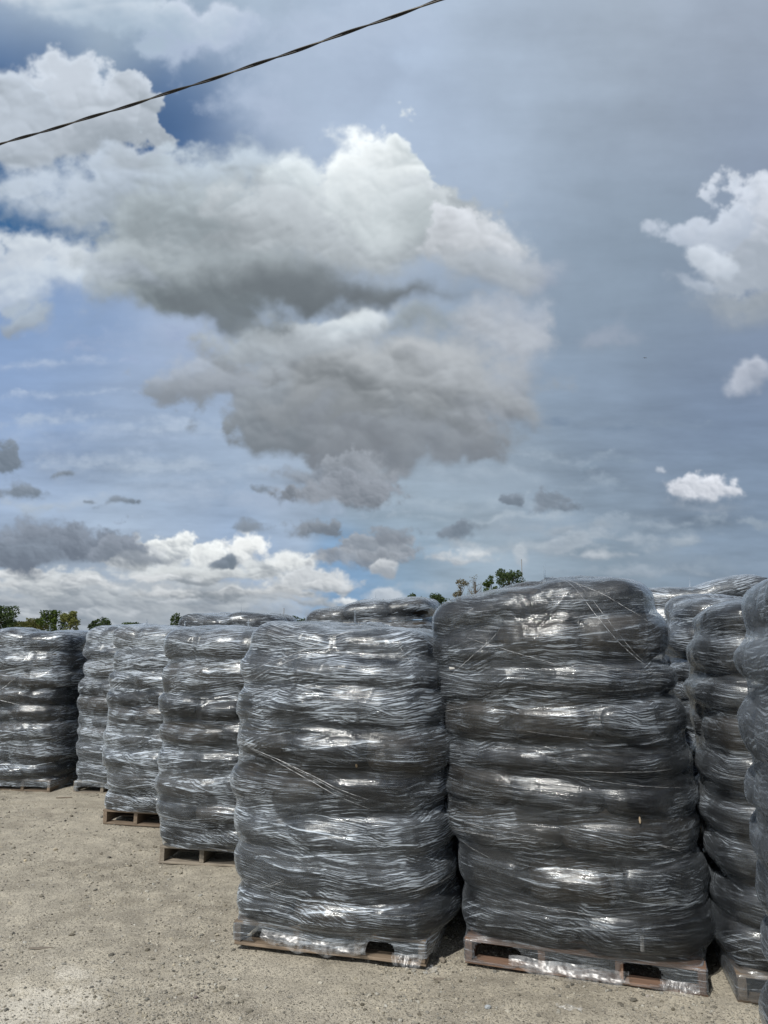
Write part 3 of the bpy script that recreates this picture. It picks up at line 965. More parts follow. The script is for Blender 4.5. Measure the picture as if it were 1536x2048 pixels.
    topc = V[(NR - 1) * nc:].mean(0)
    V = np.vstack([V, topc])
    ii = np.arange(nc); i2 = (ii + 1) % nc
    J, I = np.meshgrid(np.arange(NR - 1), ii, indexing='ij')
    I2 = (I + 1) % nc
    Fq = np.stack([J * nc + I, J * nc + I2, (J + 1) * nc + I2, (J + 1) * nc + I], -1).reshape(-1, 4)
    # torn lower edge and fork openings on the front
    cx_ = V[Fq].mean(1)
    front = (cx_[:, 1] < d / 2) & (np.abs(np.arctan2(cx_[:, 1] - d / 2, cx_[:, 0]) + math.pi / 2) < math.radians(56))
    xs = cx_[:, 0]; zz = cx_[:, 2]
    keep = np.ones(len(Fq), bool)
    jag = np.array([.012 * pnoise(Vector((v, sp['seed'], 0))) for v in np.linspace(-12, 12, 481)])
    def jg(x, sc_=10): return np.interp(np.clip(x * sc_ / 10, -1, 1) * 12, np.linspace(-12, 12, 481), jag)
    if sp.get('cover', True):
        edge = sp.get('edge', lambda x: .012)
        keep &= ~(front & (zz < np.vectorize(edge)(xs / w + .5) + jg(xs)))
        keep &= ~((~front) & (zz < .018 + jg(cx_[:, 1] - d / 2)))
        for (a, b, lo, hi) in sp.get('holes', ()):
            cxh = (a + b) / 2 - .5; hw = (b - a) / 2 * w; czh = (lo + hi) / 2; hh = (hi - lo) / 2
            rr = (np.abs((xs - cxh * w) / hw) ** 3.2 + np.abs((zz - czh) / hh) ** 3.2)
            keep &= ~(front & (rr < 1 + 9 * jg(xs + zz * 2)))
    Fk = Fq[keep]
    me = np_mesh('stretch_film', V, Fk)
    uvl = me.uv_layers.new(name='wrap')
    # arc-length coordinates in metres
    per = .62
    U = np.broadcast_to(th[None, :] * per, (NR, nc)).copy()
    seg = np.sqrt(np.diff(X, axis=0) ** 2 + np.diff(Y, axis=0) ** 2 + np.diff(Z, axis=0) ** 2).mean(1)
    vv = np.concatenate([[0], np.cumsum(np.minimum(seg, .02))]) 
    VV = np.broadcast_to(vv[:, None], (NR, nc))
    UVv = np.vstack([np.stack([U, VV], -1).reshape(-1, 2), [[0, vv[-1]]]])
    li = np.empty(len(me.loops), np.int32); me.loops.foreach_get('vertex_index', li)
    uvd = UVv[li].copy()
    # unwrap across the seam
    q4 = uvd.reshape(-1, 4, 2)
    sp_ = (q4[:, :, 0].max(1) - q4[:, :, 0].min(1)) > per
    q4[sp_, :, 0] = np.where(q4[sp_, :, 0] < 0, q4[sp_, :, 0] + 2 * math.pi * per, q4[sp_, :, 0])
    uvl.data.foreach_set('uv', q4.reshape(-1).astype(np.float32))
    fo = link('stretch_film', me, FILM[sp.get('film', 'medium')], root)
    # --- rolled-up strands and pleats of film lying on the surface
    ns = sp.get('strands', 12)
    def surf(thv, zv):
        j = np.interp(zv, [z0, zs, zs + .5], [0, nr - 1, nr + nf - 1])
        j = min(max(j, 0), NR - 2); i = (thv + math.pi) / (2 * math.pi) * nc
        j0, i0 = int(j), int(i) % nc
        p = np.array((X[j0, i0], Y[j0, i0], Z[j0, i0]))
        a_ = np.array((X[j0 + 1, i0] - p[0], Y[j0 + 1, i0] - p[1], Z[j0 + 1, i0] - p[2]))
        b_ = np.array((X[j0, (i0 + 1) % nc] - p[0], Y[j0, (i0 + 1) % nc] - p[1], Z[j0, (i0 + 1) % nc] - p[2]))
        nrm = np.cross(b_, a_); nrm /= (np.linalg.norm(nrm) + 1e-9)
        return p, nrm
    def strand(t0, za, t1, zb, rad, sag=0.0):
        n = max(12, int(abs(t1 - t0) * 40))
        sv = []; sf = []; ring0 = 0
        P = []; Nn = []
        for k in range(n + 1):
            u = k / n
            p, nn = surf(t0 + (t1 - t0) * u, za + (zb - za) * u - sag * math.sin(math.pi * u))
            P.append(p); Nn.append(nn)
        P = np.array(P); Nn = np.array(Nn)
        # pulled straight: smooth the path, stay outside
        for _ in range(5):
            Q = P.copy(); Q[1:-1] = (P[:-2] + 2 * P[1:-1] + P[2:]) / 4; P = Q
        P = P + Nn * .004
        for k in range(n + 1):
            u = k / n
            tn = P[min(k + 1, n)] - P[max(k - 1, 0)]; tn /= (np.linalg.norm(tn) + 1e-9)
            bn = np.cross(tn, Nn[k]); rr = rad * (math.sin(math.pi * min(max(u, .02), .98)) ** .5) * (.7 + .5 * abs(pnoise(Vector((k * .3, rad * 999, t0)))))
            for (ca, cb) in ((1.0, 0), (0, .6), (-1.0, 0), (0, -.5)):
                sv.append(tuple(P[k] + bn * ca * rr + Nn[k] * cb * rr))
        for k in range(n):
            for m_ in range(4):
                a0 = ring0 + k * 4
                sf.append((a0 + m_, a0 + (m_ + 1) % 4, a0 + 4 + (m_ + 1) % 4, a0 + 4 + m_))
        link('film_strand', mixed_mesh('film_strand', sv, sf, True), STRAND, root)
    for _ in range(ns):
        t0 = rs.uniform(-2.9, -.4); z_a = rs.uniform(.25, H - .08)
        dt = rs.uniform(.25, 1.0) * rs.choice((-1, 1)); dz = rs.uniform(-.09, .09)
        for b in range(rs.choice((1, 1, 2, 3))):
            strand(t0, z_a + b * rs.uniform(.006, .02), t0 + dt + rs.uniform(-.1, .1), z_a + dz + b * rs.uniform(-.02, .03), rs.uniform(.0005, .0011))
    for (ta, za, tb, zb, rad) in sp.get('ropes', ()):
        strand(ta, za, tb, zb, rad)
    return root


def sheet(name, pts_fn, nu, nv, mat, parent=None):
    vs = []; f = []
    for j in range(nv + 1):
        for i in range(nu + 1):
            vs.append(tuple(pts_fn(i / nu, j / nv)))
    for j in range(nv):
        for i in range(nu):
            a = j * (nu + 1) + i
            f.append((a, a + 1, a + nu + 2, a + nu + 1))
    me = np_mesh(name, vs, f)
    return link(name, me, mat, parent)


def P2(px, py):
    g = ground(px, py)
    return (g.x, g.y, 0)


LIST = []
if PART['piles']:
    LIST = [
        dict(seed=1, fl=P2(-62, 1578), w=1.02, d=1.0, H=1.76, n=8, rot=-11, film='medium', wood='brown', q=.62, lean=(.02, 0), tight=.7, strands=10, toprough=.05,
             edge=lambda x: .055, ropes=((-2.3, 1.05, -1.35, .95, .005), (-2.4, .9, -1.5, 1.25, .004)),
             label='wrapped pallet at the far left, cut off by the left edge of the photo'),
        dict(seed=2, over=1.15, fl=P2(146, 1586), w=1.0, d=1.0, H=1.79, n=9, rot=-9, film='milky', wood='grey', q=.62, lean=(.02, 0), tight=.8,
             edge=lambda x: .03, holes=((.06, .42, .02, .075),),
             label='milky wrapped pallet second from the left, with film torn along its pallet'),
        dict(seed=3, fl=P2(205, 1648), w=.98, d=.98, H=1.77, n=9, rot=-12.8, film='milky', wood='brown', q=.7, cover=False, z0=.133, foot=.93, over=1.16, jit=.03, tight=.6, belly=.05,
             label='knobbly wrapped pallet third from the left, on a brown pallet with open fork slots'),
        dict(seed=4, fl=P2(318, 1727), w=1.0, d=1.0, H=1.77, n=8, rot=-9, film='medium', wood='grey', q=.8, cover=False, z0=.133, foot=.97, jit=.02, lean=(-.02, 0), tight=.72, slope=.06, over=1.18,
             label='wrapped pallet fourth from the left, on a grey weathered pallet with open fork slots'),
        dict(seed=5, fl=P2(468, 1889), w=1.11, d=.98, H=1.775, n=8, rot=-15, film='medium', wood='brown', q=1.0, over=1.145, crown=.88, bridge=.12, lean=(.0, 0), jit=.016, belly=.045, tight=.75, strands=14, toprough=.05,
             edge=lambda x: .03 + .012 * (x > .2), holes=((.10, .225, .028, .088), (.70, .85, .03, .112)),
             ropes=((-2.35, 1.12, -1.15, .86, .0020), (-2.3, 1.1, -1.1, .80, .0014), (-2.2, 1.09, -1.2, .85, .001), (-2.3, 1.5, -1.2, 1.68, .0022), (-2.35, 1.47, -1.3, 1.64, .0014), (-1.9, 1.62, -.9, 1.66, .002), (-1.0, 1.7, -.7, 1.45, .0015)),
             label='large wrapped pallet in the middle front, torn film hanging along its pallet'),
        dict(seed=6, fl=P2(930, 1926), w=1.2, d=.98, H=2.02, n=9, rot=-18.5, film='thin', wood='red', q=1.0, lean=(-.19, 0), jit=.016, belly=.035, tight=.75, slope=.26, bridge=.12, strands=16, toprough=.04,
             edge=lambda x: .012, holes=((.045, .25, .022, .118), (.66, .83, .022, .122)),
             ropes=((-2.2, 1.72, -1.2, 1.55, .0014), (-1.3, 1.95, -.65, 1.55, .002), (-1.25, 1.97, -.7, 1.6, .0014), (-1.2, 1.9, -.6, 1.75, .0016), (-2.4, 1.5, -1.9, 1.75, .0014)),
             label='tallest and glossiest wrapped pallet, right of the middle, on a reddish wooden pallet'),
        dict(seed=7, fl=(1.70, 3.87), w=1.15, d=.98, H=1.90, n=9, rot=-14, film='thin', wood='brown', q=.9, lean=(.02, 0), jit=.03, tight=.66,
             label='shaded wrapped pallet at the right, seen in the gap beside the tallest one'),
        dict(seed=8, fl=(1.205, 2.13), w=1.2, d=1.0, H=1.94, n=9, rot=-14, film='thin', wood='grey', q=.9, lean=(.0, 0), jit=.006, belly=.0, tight=1.0, over=1.07, bridge=.45,
             label='nearest wrapped pallet, cut off by the right edge of the photo'),
        dict(seed=9, fl=(-2.42, 8.75), w=1.2, d=1.0, H=1.965, n=10, rot=-8, film='medium', wood='grey', q=.5, lean=(.0, 0), jit=.03, toprough=.08, tight=.7, label='wrapped pallet behind the left row, only its dark rounded top in view'),
        dict(seed=10, fl=(-.76, 7.25), w=1.22, d=1.0, H=2.02, n=10, rot=-8, film='medium', wood='grey', q=.6, lean=(.0, 0), slope=.09, label='wrapped pallet behind the middle front one, its long pale top rising to the right'),
        dict(seed=13, fl=(.40, 5.6), w=1.15, d=1.0, H=1.77, n=9, rot=-12, film='thin', wood='grey', q=.5, label='wrapped pallet in the dark gap behind the two big front ones'),
        dict(seed=11, fl=(2.02, 5.05), w=1.15, d=1.0, H=1.99, n=10, rot=-12, film='medium', wood='grey', q=.6, lean=(.0, 0), toprough=.10, jit=.035, label='wrapped pallet between the shaded one at the right and the ragged rearmost one'),
        dict(seed=12, fl=(2.08, 6.3), w=1.2, d=1.0, H=2.16, n=11, rot=-10, film='milky', wood='grey', q=.6, lean=(.0, 0), slope=.08, toprough=.12, label='rearmost wrapped pallet at the right, with a ragged grey top'),
    ]
    only = PART.get('only')
    for sp_ in LIST:
        if only and sp_['seed'] not in only: continue
        sp_['root'] = build_pile(sp_)

# ------------------------------------------------------------------ ground
PALLETS = []
for sp_ in LIST:
    rr = math.radians(sp_['rot']); f_ = sp_['fl']
    PALLETS.append((f_[0] + math.cos(rr) * sp_['w'] / 2 - math.sin(rr) * sp_['d'] / 2, f_[1] + math.sin(rr) * sp_['w'] / 2 + math.cos(rr) * sp_['d'] / 2))


def gz_np(X, Y, noi):
    a, b, c = noi
    Xi = np.clip((X + 7) / 22, 0, .9999); Yi = np.clip((Y - 0) / 22, 0, .9999)
    n = a.shape[0]
    def samp(g):
        fx = Xi * (n - 1.01); fy = Yi * (n - 1.01)
        ix = fx.astype(int); iy = fy.astype(int); u = fx - ix; v = fy - iy
        return (g[iy, ix] * (1 - u) + g[iy, ix + 1] * u) * (1 - v) + (g[iy + 1, ix] * (1 - u) + g[iy + 1, ix + 1] * u) * v
    inside = np.clip(np.minimum(np.minimum(X + 7, 15 - X), np.minimum(Y, 22 - Y)) / 1.5, 0, 1)
    return (samp(a) * .011 + samp(b) * .0045 + samp(c) * .0034) * inside - .010


_rg = np.random.default_rng(5)
_n = 1100                              # 2 cm cells over 22 m
GN = []
for sg in (45, 11, 2.3):
    q_ = blur(_rg.standard_normal((_n, _n)), sg, sg); GN.append(q_ / q_.std())


def gz(x, y):
    return float(gz_np(np.array([x]), np.array([y]), GN)[0])


def build_ground():
    def axis(lo, hi, st, far):
        a = list(np.arange(lo, hi, st)); k = st
        x = a[-1]
        while x < far:
            k *= 1.25; x += k; a.append(x)
        x = a[0]; k = st
        pre = []
        while x > -far:
            k *= 1.25; x -= k; pre.append(x)
        return np.array(pre[::-1] + a)
    xs = axis(-5.0, 2.6, .014, 1500); ys = axis(2.6, 9.4, .014, 1500)
    XX, YY = np.meshgrid(xs, ys)
    ZZ = gz_np(XX, YY, GN)
    V = np.stack([XX, YY, ZZ], -1).reshape(-1, 3)
    nx = len(xs); ny = len(ys)
    J, I = np.meshgrid(np.arange(ny - 1), np.arange(nx - 1), indexing='ij')
    Fq = np.stack([J * nx + I, J * nx + I + 1, (J + 1) * nx + I + 1, (J + 1) * nx + I], -1).reshape(-1, 4)
    me = np_mesh('ground', V, Fq)
    m, t, out = new_mat('gravel_ground')
    P = t.n('ShaderNodeTexCoord').outputs['Object']
    big = t.noise(P, .9, 5, .6)
    mid = t.noise(P, 5.5, 5, .65, .3)
    trk = t.noise(t.vscale(P, (.35, 3.2, 1), rot=(0, 0, math.radians(38))), 1.0, 4, .6, .4)
    sm = t.noise(P, 55, 4, .7)
    tiny = t.noise(P, 230, 2, .7)
    def peb(scale):
        v = t.n('ShaderNodeTexVoronoi', feature='F1', _i={'Vector': P, 'Scale': scale, 'Randomness': 1.0})
        c = t.n('ShaderNodeSeparateColor', _i={0: v.outputs['Color']}).outputs
        return v.outputs['Distance'], c[0], c[1]
    d1, c1, k1 = peb(95)
    d2, c2, k2 = peb(190)
    d3, c3, k3 = peb(48)
    base = t.mix(t.ss(big, .38, .62), (.215, .197, .165), (.325, .302, .256))
    base = t.mix(t.m('MULTIPLY', t.ss(mid, .42, .60), .7), base, (.385, .357, .298))
    base = t.mix(t.m('MULTIPLY', t.ss(trk, .52, .68), .35), base, (.22, .198, .158))
    base = t.mix(t.m('MULTIPLY', t.ss(sm, .56, .74), .5), base, (.135, .120, .095))
    base = t.mix(t.m('MULTIPLY', t.ss(sm, .46, .30), .45), base, (.42, .395, .335))
    # pebbles of several sizes; a share of the cells show as stones
    s1 = t.m('MULTIPLY', t.m('GREATER_THAN', k1, .62), t.ss(d1, .50, .34))
    st1 = t.mix(c1, (.10, .092, .078), (.44, .41, .355))
    base = t.mix(t.m('MULTIPLY', s1, .95), base, st1)
    s2 = t.m('MULTIPLY', t.m('GREATER_THAN', k2, .5), t.ss(d2, .52, .36))
    st2 = t.mix(c2, (.12, .11, .092), (.47, .44, .38))
    base = t.mix(t.m('MULTIPLY', s2, .85), base, st2)
    s3 = t.m('MULTIPLY', t.m('GREATER_THAN', k3, .93), t.ss(d3, .42, .30))
    base = t.mix(t.m('MULTIPLY', s3, .8), base, t.mix(c3, (.14, .13, .115), (.40, .38, .34)))
    # pale dried mud patch
    g_ = ground(75, 2000)
    dd = t.n('ShaderNodeVectorMath', operation='DISTANCE', _i={0: t.vscale(P, (1, .8, 1)), 1: (g_.x, g_.y * .8, 0)}).outputs['Value']
    pm = t.ss(t.m('ADD', dd, t.m('MULTIPLY', t.m('SUBTRACT', mid, .5), 1.3)), .34, .10)
    base = t.mix(t.m('MULTIPLY', pm, .8), base, (.50, .475, .42))
    tn = t.m('MULTIPLY_ADD', tiny, 1.1, .45)
    tn2 = t.m('MULTIPLY', tn, 1.3)
    base = t.mix(1.0, base, t.n('ShaderNodeCombineColor', _i={0: tn2, 1: tn2, 2: t.m('MULTIPLY', tn2, .98)}).outputs[0], 'MULTIPLY')
    p = t.n('ShaderNodeBsdfPrincipled', _i={'Base Color': base, 'Roughness': .95, 'Specular IOR Level': .2})
    h = t.m('ADD', t.m('MULTIPLY', sm, .7), t.m('ADD', t.m('MULTIPLY', tiny, .35), t.m('ADD', t.m('MULTIPLY', s1, .6), t.m('ADD', t.m('MULTIPLY', s2, .35), t.m('MULTIPLY', s3, 1.0)))))
    bmp = t.n('ShaderNodeBump', _i={'Strength': 1.0, 'Distance': .011, 'Height': h})
    m.node_tree.links.new(bmp.outputs[0], p.inputs['Normal'])
    m.node_tree.links.new(p.outputs[0], out.inputs[0])
    tag(link('ground', me, m), 'pale beige gravel yard', 'ground', kind='structure')


build_ground()

ICO = None


def ico():
    import bmesh
    bm = bmesh.new(); bmesh.ops.create_icosphere(bm, subdivisions=1, radius=1)
    v = np.array([x.co[:] for x in bm.verts]); f = np.array([[q.index for q in p.verts] for p in bm.faces]); bm.free()
    return v, f


def mat_stone():
    m, t, out = new_mat('loose_stone')
    c = t.n('ShaderNodeAttribute', attribute_name='tone').outputs['Color']
    n = t.noise(t.n('ShaderNodeTexCoord').outputs['Object'], 160, 4, .6)
    col = t.mix(t.ss(n, .3, .7), c, t.mix(1.0, c, (.72, .70, .66), 'MULTIPLY'))
    p = t.n('ShaderNodeBsdfPrincipled', _i={'Base Color': col, 'Roughness': .9, 'Specular IOR Level': .25})
    m.node_tree.links.new(p.outputs[0], out.inputs[0])
    return m


STONE = mat_stone()


def stones_mesh(name, pos, size, tone, rng, flat=.6):
    v, f = ico()
    nv = len(v); N = len(pos)
    V = v[None] * (1 + .22 * rng.standard_normal((N, nv, 1)).clip(-1.6, 1.6))
    sc = np.stack([rng.uniform(.7, 1.3, N), rng.uniform(.6, 1.1, N), rng.uniform(.4, .8, N) * flat / .6], -1) * size[:, None] / 2
    V = V * sc[:, None]
    a = rng.uniform(0, 2 * math.pi, N); c, s_ = np.cos(a)[:, None], np.sin(a)[:, None]
    V = np.stack([V[..., 0] * c - V[..., 1] * s_, V[..., 0] * s_ + V[..., 1] * c, V[..., 2]], -1) + pos[:, None]
    Fc = (f[None] + (np.arange(N) * nv)[:, None, None]).reshape(-1, 3)
    me = np_mesh(name, V.reshape(-1, 3), Fc, False)
    at_ = me.color_attributes.new('tone', 'FLOAT_COLOR', 'POINT')
    cc = np.repeat(np.concatenate([tone, np.ones((N, 1))], 1), nv, 0).astype(np.float32)
    at_.data.foreach_set('color', cc.ravel())
    return me


if PART['stones']:
    rng = np.random.default_rng(21)
    N = 34000
    Y = 2.9 * np.exp(rng.uniform(0, math.log(10.0 / 2.9), N * 2))
    X = rng.uniform(-.56, .56, N * 2) * (Y + .2)
    ok = np.ones(N * 2, bool)
    # more loose stone in drifts
    dr = np.array([pnoise(Vector((x * 1.4, y * 1.4, 3))) for x, y in zip(X, Y)])
    ok &= rng.uniform(0, 1, N * 2) < np.clip(.4 + dr * 1.3 + .35 * (X > -.2), .06, 1)
    X, Y = X[ok][:N], Y[ok][:N]
    sz = np.clip(.0042 + rng.exponential(.0038, len(X)), 0, .032) * (1 + .05 * Y)
    Z = gz_np(X, Y, GN) + sz * .10
    g1 = rng.uniform(.10, .44, len(X))
    wm = rng.uniform(0, 1, len(X))
    tone = np.stack([g1 * (1 + .06 * wm), g1 * (1 - .02 * wm), g1 * (.93 - .14 * wm)], -1)
    me = stones_mesh('gravel', np.stack([X, Y, Z], -1), sz, tone, rng)
    tag(link('gravel', me, STONE), 'small loose beige and grey stones scattered over the yard', 'gravel', kind='stuff')
    for (px, py, s_, c, lb) in (
            (111, 1700, .045, (.46, .42, .34), 'pale tan stone lying on open gravel left of the grey pallet'),
            (51, 1722, .03, (.52, .46, .34), 'small yellowish stone on the gravel near the left edge'),
            (975, 2012, .042, (.40, .44, .48), 'bluish white stone in front of the tallest wrapped pallet'),
            (1385 - 90, 1990, .02, (.30, .28, .26), 'small grey stone close in front of the reddish pallet'),
            (886, 1915, .055, (.22, .20, .17), 'lump of grey dirt on the ground between the two big front pallets'),
            (392, 1985, .024, (.16, .14, .14), 'small dark stone on open gravel at the bottom of the photo')):
        g = ground(px, py)
        me = stones_mesh('stone', np.array([[0, 0, 0]]), np.array([s_]), np.array([c]), np.random.default_rng(int(px)), .7)
        o = link('stone', me, STONE); o.location = (g.x, g.y, gz(g.x, g.y) + s_ * .2)
        tag(o, lb, 'stone')

# splinters and scraps
if PART['piles']:
    def splinter(px, py, L, rot, lb, wood='brown'):
        me = board('wood_splinter', L, .022, .006, WOOD[wood], 77)
        for v in me.vertices:
            k = 1 - .75 * abs(v.co.x) / (L / 2)
            v.co.y *= max(.15, k)
        g = ground(px, py)
        o = link('wood_splinter', me); o.location = (g.x, g.y, gz(g.x, g.y) + .006); o.rotation_euler = (.15, .05, math.radians(rot))
        tag(o, lb, 'splinter')
    splinter(128, 1598, .16, 25, 'dark broken splinter of wood on the gravel near the foot of the far left pallet')
    splinter(82, 1893, .13, 12, 'thin stick lying on open gravel at the lower left', 'grey')
    splinter(1300 - 420, 1948, .07, 5, 'straw coloured sliver of wood on the ground between the front pallets', 'grey')

    def scrap(px, py, L, Wd, rot, lb, seed):
        g = ground(px, py)
        def f(u, v):
            x = (u - .5) * L; y = (v - .5) * Wd * (.6 + .5 * abs(pnoise(Vector((u * 4, seed, 0)))))
            return (x, y, .012 + .012 * pnoise(Vector((u * 5, v * 5, seed))) + .008 * math.sin(u * 9 + v * 4))
        o = sheet('plastic_scrap', f, 22, 12, LOOSE)
        o.location = (g.x, g.y, gz(g.x, g.y) + .004); o.rotation_euler = (0, 0, math.radians(rot))
        tag(o, lb, 'plastic scrap')
    scrap(1138, 2020, .12, .04, -20, 'crumpled scrap of clear film on the gravel at the bottom of the photo', 3)
    scrap(862, 1935, .10, .07, 60, 'torn scrap of clear film beside the corner of the middle front pallet', 8)

    # small things caught on the film of the two front loads
    LF = mat_plain('dry_leaf_tan', (.30, .24, .165))
    for q in LIST:
        if q['seed'] not in (5, 6) or 'root' not in q: continue
        rt = q['root']
        Mw = Matrix.Translation(rt.location) @ Matrix.Rotation(rt.rotation_euler.z, 4, 'Z')
        Mi = Mw.inverted()
        fm = [c for c in rt.children if c.name.startswith('stretch_film')][0].data
        vv_ = np.empty(len(fm.vertices) * 3, np.float32); fm.vertices.foreach_get('co', vv_)
        fb = BVHTree.FromPolygons([tuple(v) for v in vv_.reshape(-1, 3)], [tuple(p.vertices) for p in fm.polygons])
        for (sd, px, py, L_, W_, kind, lb) in (
                (5, 713, 1530, .030, .012, 'dry_leaf', 'dry tan leaf caught upright on the film of the middle front load'),
                (6, 1279, 1640, .034, .010, 'dry_leaf', 'dry tan leaf caught on the film of the tallest load'),
                (6, 905, 1336, .035, .016, 'paper_scrap', 'white scrap of paper under the film at the left shoulder of the tallest load'),
                (6, 1284, 1885, .085, .020, 'tape_strip', 'short upright strip of clear tape low on the tallest load')):
            if sd != q['seed']: continue
            o0 = Vector((0, 0, EYE)); d0 = ray(px, py).normalized()
            hit = fb.ray_cast(Mi @ o0, (Mi.to_3x3() @ d0).normalized(), 20)
            if hit[0] is None: continue
            nrm = hit[1] if hit[1].dot(Mi.to_3x3() @ d0) < 0 else -hit[1]
            up = Vector((0, 0, 1)); sdv = up.cross(nrm).normalized(); up = nrm.cross(sdv).normalized()
            vs = []; fs = []
            nU, nV_ = 8, 4
            for i in range(nU + 1):
                u = i / nU - .5
                wd_ = W_ / 2 * (math.sqrt(max(0, 1 - (2 * u) ** 2)) + .08 if kind == 'dry_leaf' else (1 - .5 * (u + .5) if kind == 'paper_scrap' else .9 + .1 * math.sin(u * 30)))
                for j in range(nV_ + 1):
                    v = (j / nV_ - .5) * 2 * wd_
                    p_ = hit[0] + (up if kind != 'paper_scrap' else sdv) * (u * L_) + (sdv if kind != 'paper_scrap' else up) * v + nrm * (.005 + .002 * math.cos(v / wd_ * 1.3) + .001 * pnoise(Vector((u * 20, v * 200, px))))
                    vs.append(tuple(Mw @ p_))
            for i in range(nU):
                for j in range(nV_):
                    a_ = i * (nV_ + 1) + j; fs.append((a_, a_ + 1, a_ + nV_ + 2, a_ + nV_ + 1))
            c_ = Vector(np.mean(vs, 0))
            me = mixed_mesh(kind, [tuple(Vector(v) - c_) for v in vs], fs, True)
            mt = {'dry_leaf': LF, 'paper_scrap': PAPER, 'tape_strip': LOOSE}[kind]
            o = link(kind, me, mt); o.location = c_
            tag(o, lb, kind.replace('_', ' '))

    # loose flaps of torn film along the foot of the two front loads
    def flap(sp, a, b, ztop, zbot, out, seed, taper=.3):
        w, d = sp['w'], sp['d']
        def f(u, v):
            x = (a + (b - a) * u - .5) * w
            ed = math.sin(math.pi * min(max(u * .94 + .03, 0), 1)) ** taper
            zt = ztop + .010 * pnoise(Vector((u * 5, seed, 1)))
            zb = zt - (ztop - zbot) * ed * (1 + .22 * pnoise(Vector((u * 7, seed, 5))))
            z = zt + (zb - zt) * v
            y = -.014 - out * math.sin(v * 1.9) * (.6 + .6 * u) - .006 * pnoise(Vector((u * 9, v * 2, seed))) - .002 * pnoise(Vector((u * 30, v * 9, seed)))
            return (x, y, max(z, .006))
        sheet('film_flap', f, 120, 16, LOOSE, sp['root'])
    A_ = [q for q in LIST if q['seed'] == 5 and 'root' in q]
    B_ = [q for q in LIST if q['seed'] == 6 and 'root' in q]
    if A_:
        flap(A_[0], .16, .72, .105, .022, .05, 2)
        flap(A_[0], .84, .99, .06, -.01, .04, 4)
    if B_:
        flap(B_[0], .20, .70, .075, .004, .045, 7)
        flap(B_[0], .82, .97, .06, .004, .03, 9)

# ------------------------------------------------------------------ overhead cable
def build_cable():
    a = at(0, 288, 4.5); b = at(878, 0, 0)
    # same height at both ends: a level service drop
    hgt = 3.35
    def onh(px, py):
        d = ray(px, py); t_ = hgt / d.z
        return Vector((d.x * t_, d.y * t_, EYE + hgt))
    a = onh(0, 288); b = onh(878, 0); mid = onh(440, 152)
    dr = (b - a); L = dr.length; dr.normalize()
    side = Vector((-dr.y, dr.x, 0))
    off = (mid - (a + b) / 2).dot(side)
    root = bpy.data.objects.new('overhead_cable', None); C.objects.link(root)
    root.location = a
    tag(root, 'black twisted overhead cable crossing the sky from the left edge to the top', 'cable')
    m, t, out = new_mat('black_cable_sheath')
    p = t.n('ShaderNodeBsdfPrincipled', _i={'Base Color': (.012, .011, .010, 1), 'Roughness': .45})
    m.node_tree.links.new(p.outputs[0], out.inputs[0])
    m2, t, out = new_mat('aluminium_strand')
    p = t.n('ShaderNodeBsdfPrincipled', _i={'Base Color': (.16, .15, .13, 1), 'Roughness': .5, 'Metallic': .6})
    m2.node_tree.links.new(p.outputs[0], out.inputs[0])
    for q, (rad, hr, mt) in enumerate(((.0047, .0047, m), (.0047, .0047, m), (.0022, .0075, m2))):
        vs = []; fs = []
        N = 3400; s0, s1 = -14.0, 24.0
        K = 8
        for k in range(N + 1):
            s_ = s0 + (s1 - s0) * k / N
            c = dr * s_ + Vector((0, 0, -.0022 * (s_ * (L - s_)) * .3))
            c += side * (off * 4 * s_ * (L - s_) / (L * L) if 0 < s_ < L else 0)
            wv = .006 * pnoise(Vector((s_ * 1.3, 0, 2))) + .004 * math.sin(s_ * 2 * math.pi / .62)
            c += Vector((0, 0, wv)) + side * .5 * wv
            an = s_ * 2 * math.pi / (.60) + .7 * pnoise(Vector((s_ * .7, 5, 0))) + q * 2 * math.pi / 2 * (1 if q < 2 else .5)
            c += side * math.cos(an) * hr + Vector((0, 0, 1)) * math.sin(an) * hr
            for j in range(K):
                bt = 2 * math.pi * j / K
                vs.append(tuple(c + side * math.cos(bt) * rad + Vector((0, 0, math.sin(bt) * rad))))
        for k in range(N):
            for j in range(K):
                fs.append((k * K + j, k * K + (j + 1) % K, (k + 1) * K + (j + 1) % K, (k + 1) * K + j))
        link('cable_strand', mixed_mesh('cable_strand', vs, fs, True), mt, root)


build_cable()

# ------------------------------------------------------------------ far trees, masts, bird


def mat_leaf(name, c1, c2):
    m, t, out = new_mat(name)
    r_ = t.n('ShaderNodeAttribute', attribute_name='var').outputs['Fac']
    col = t.mix(r_, c1, c2)
    d = t.n('ShaderNodeBsdfDiffuse', _i={'Color': col})
    tr = t.n('ShaderNodeBsdfTranslucent', _i={'Color': col})
    mx = t.n('ShaderNodeMixShader', _i={0: .3, 1: d.outputs[0], 2: tr.outputs[0]})
    m.node_tree.links.new(mx.outputs[0], out.inputs[0])
    return m


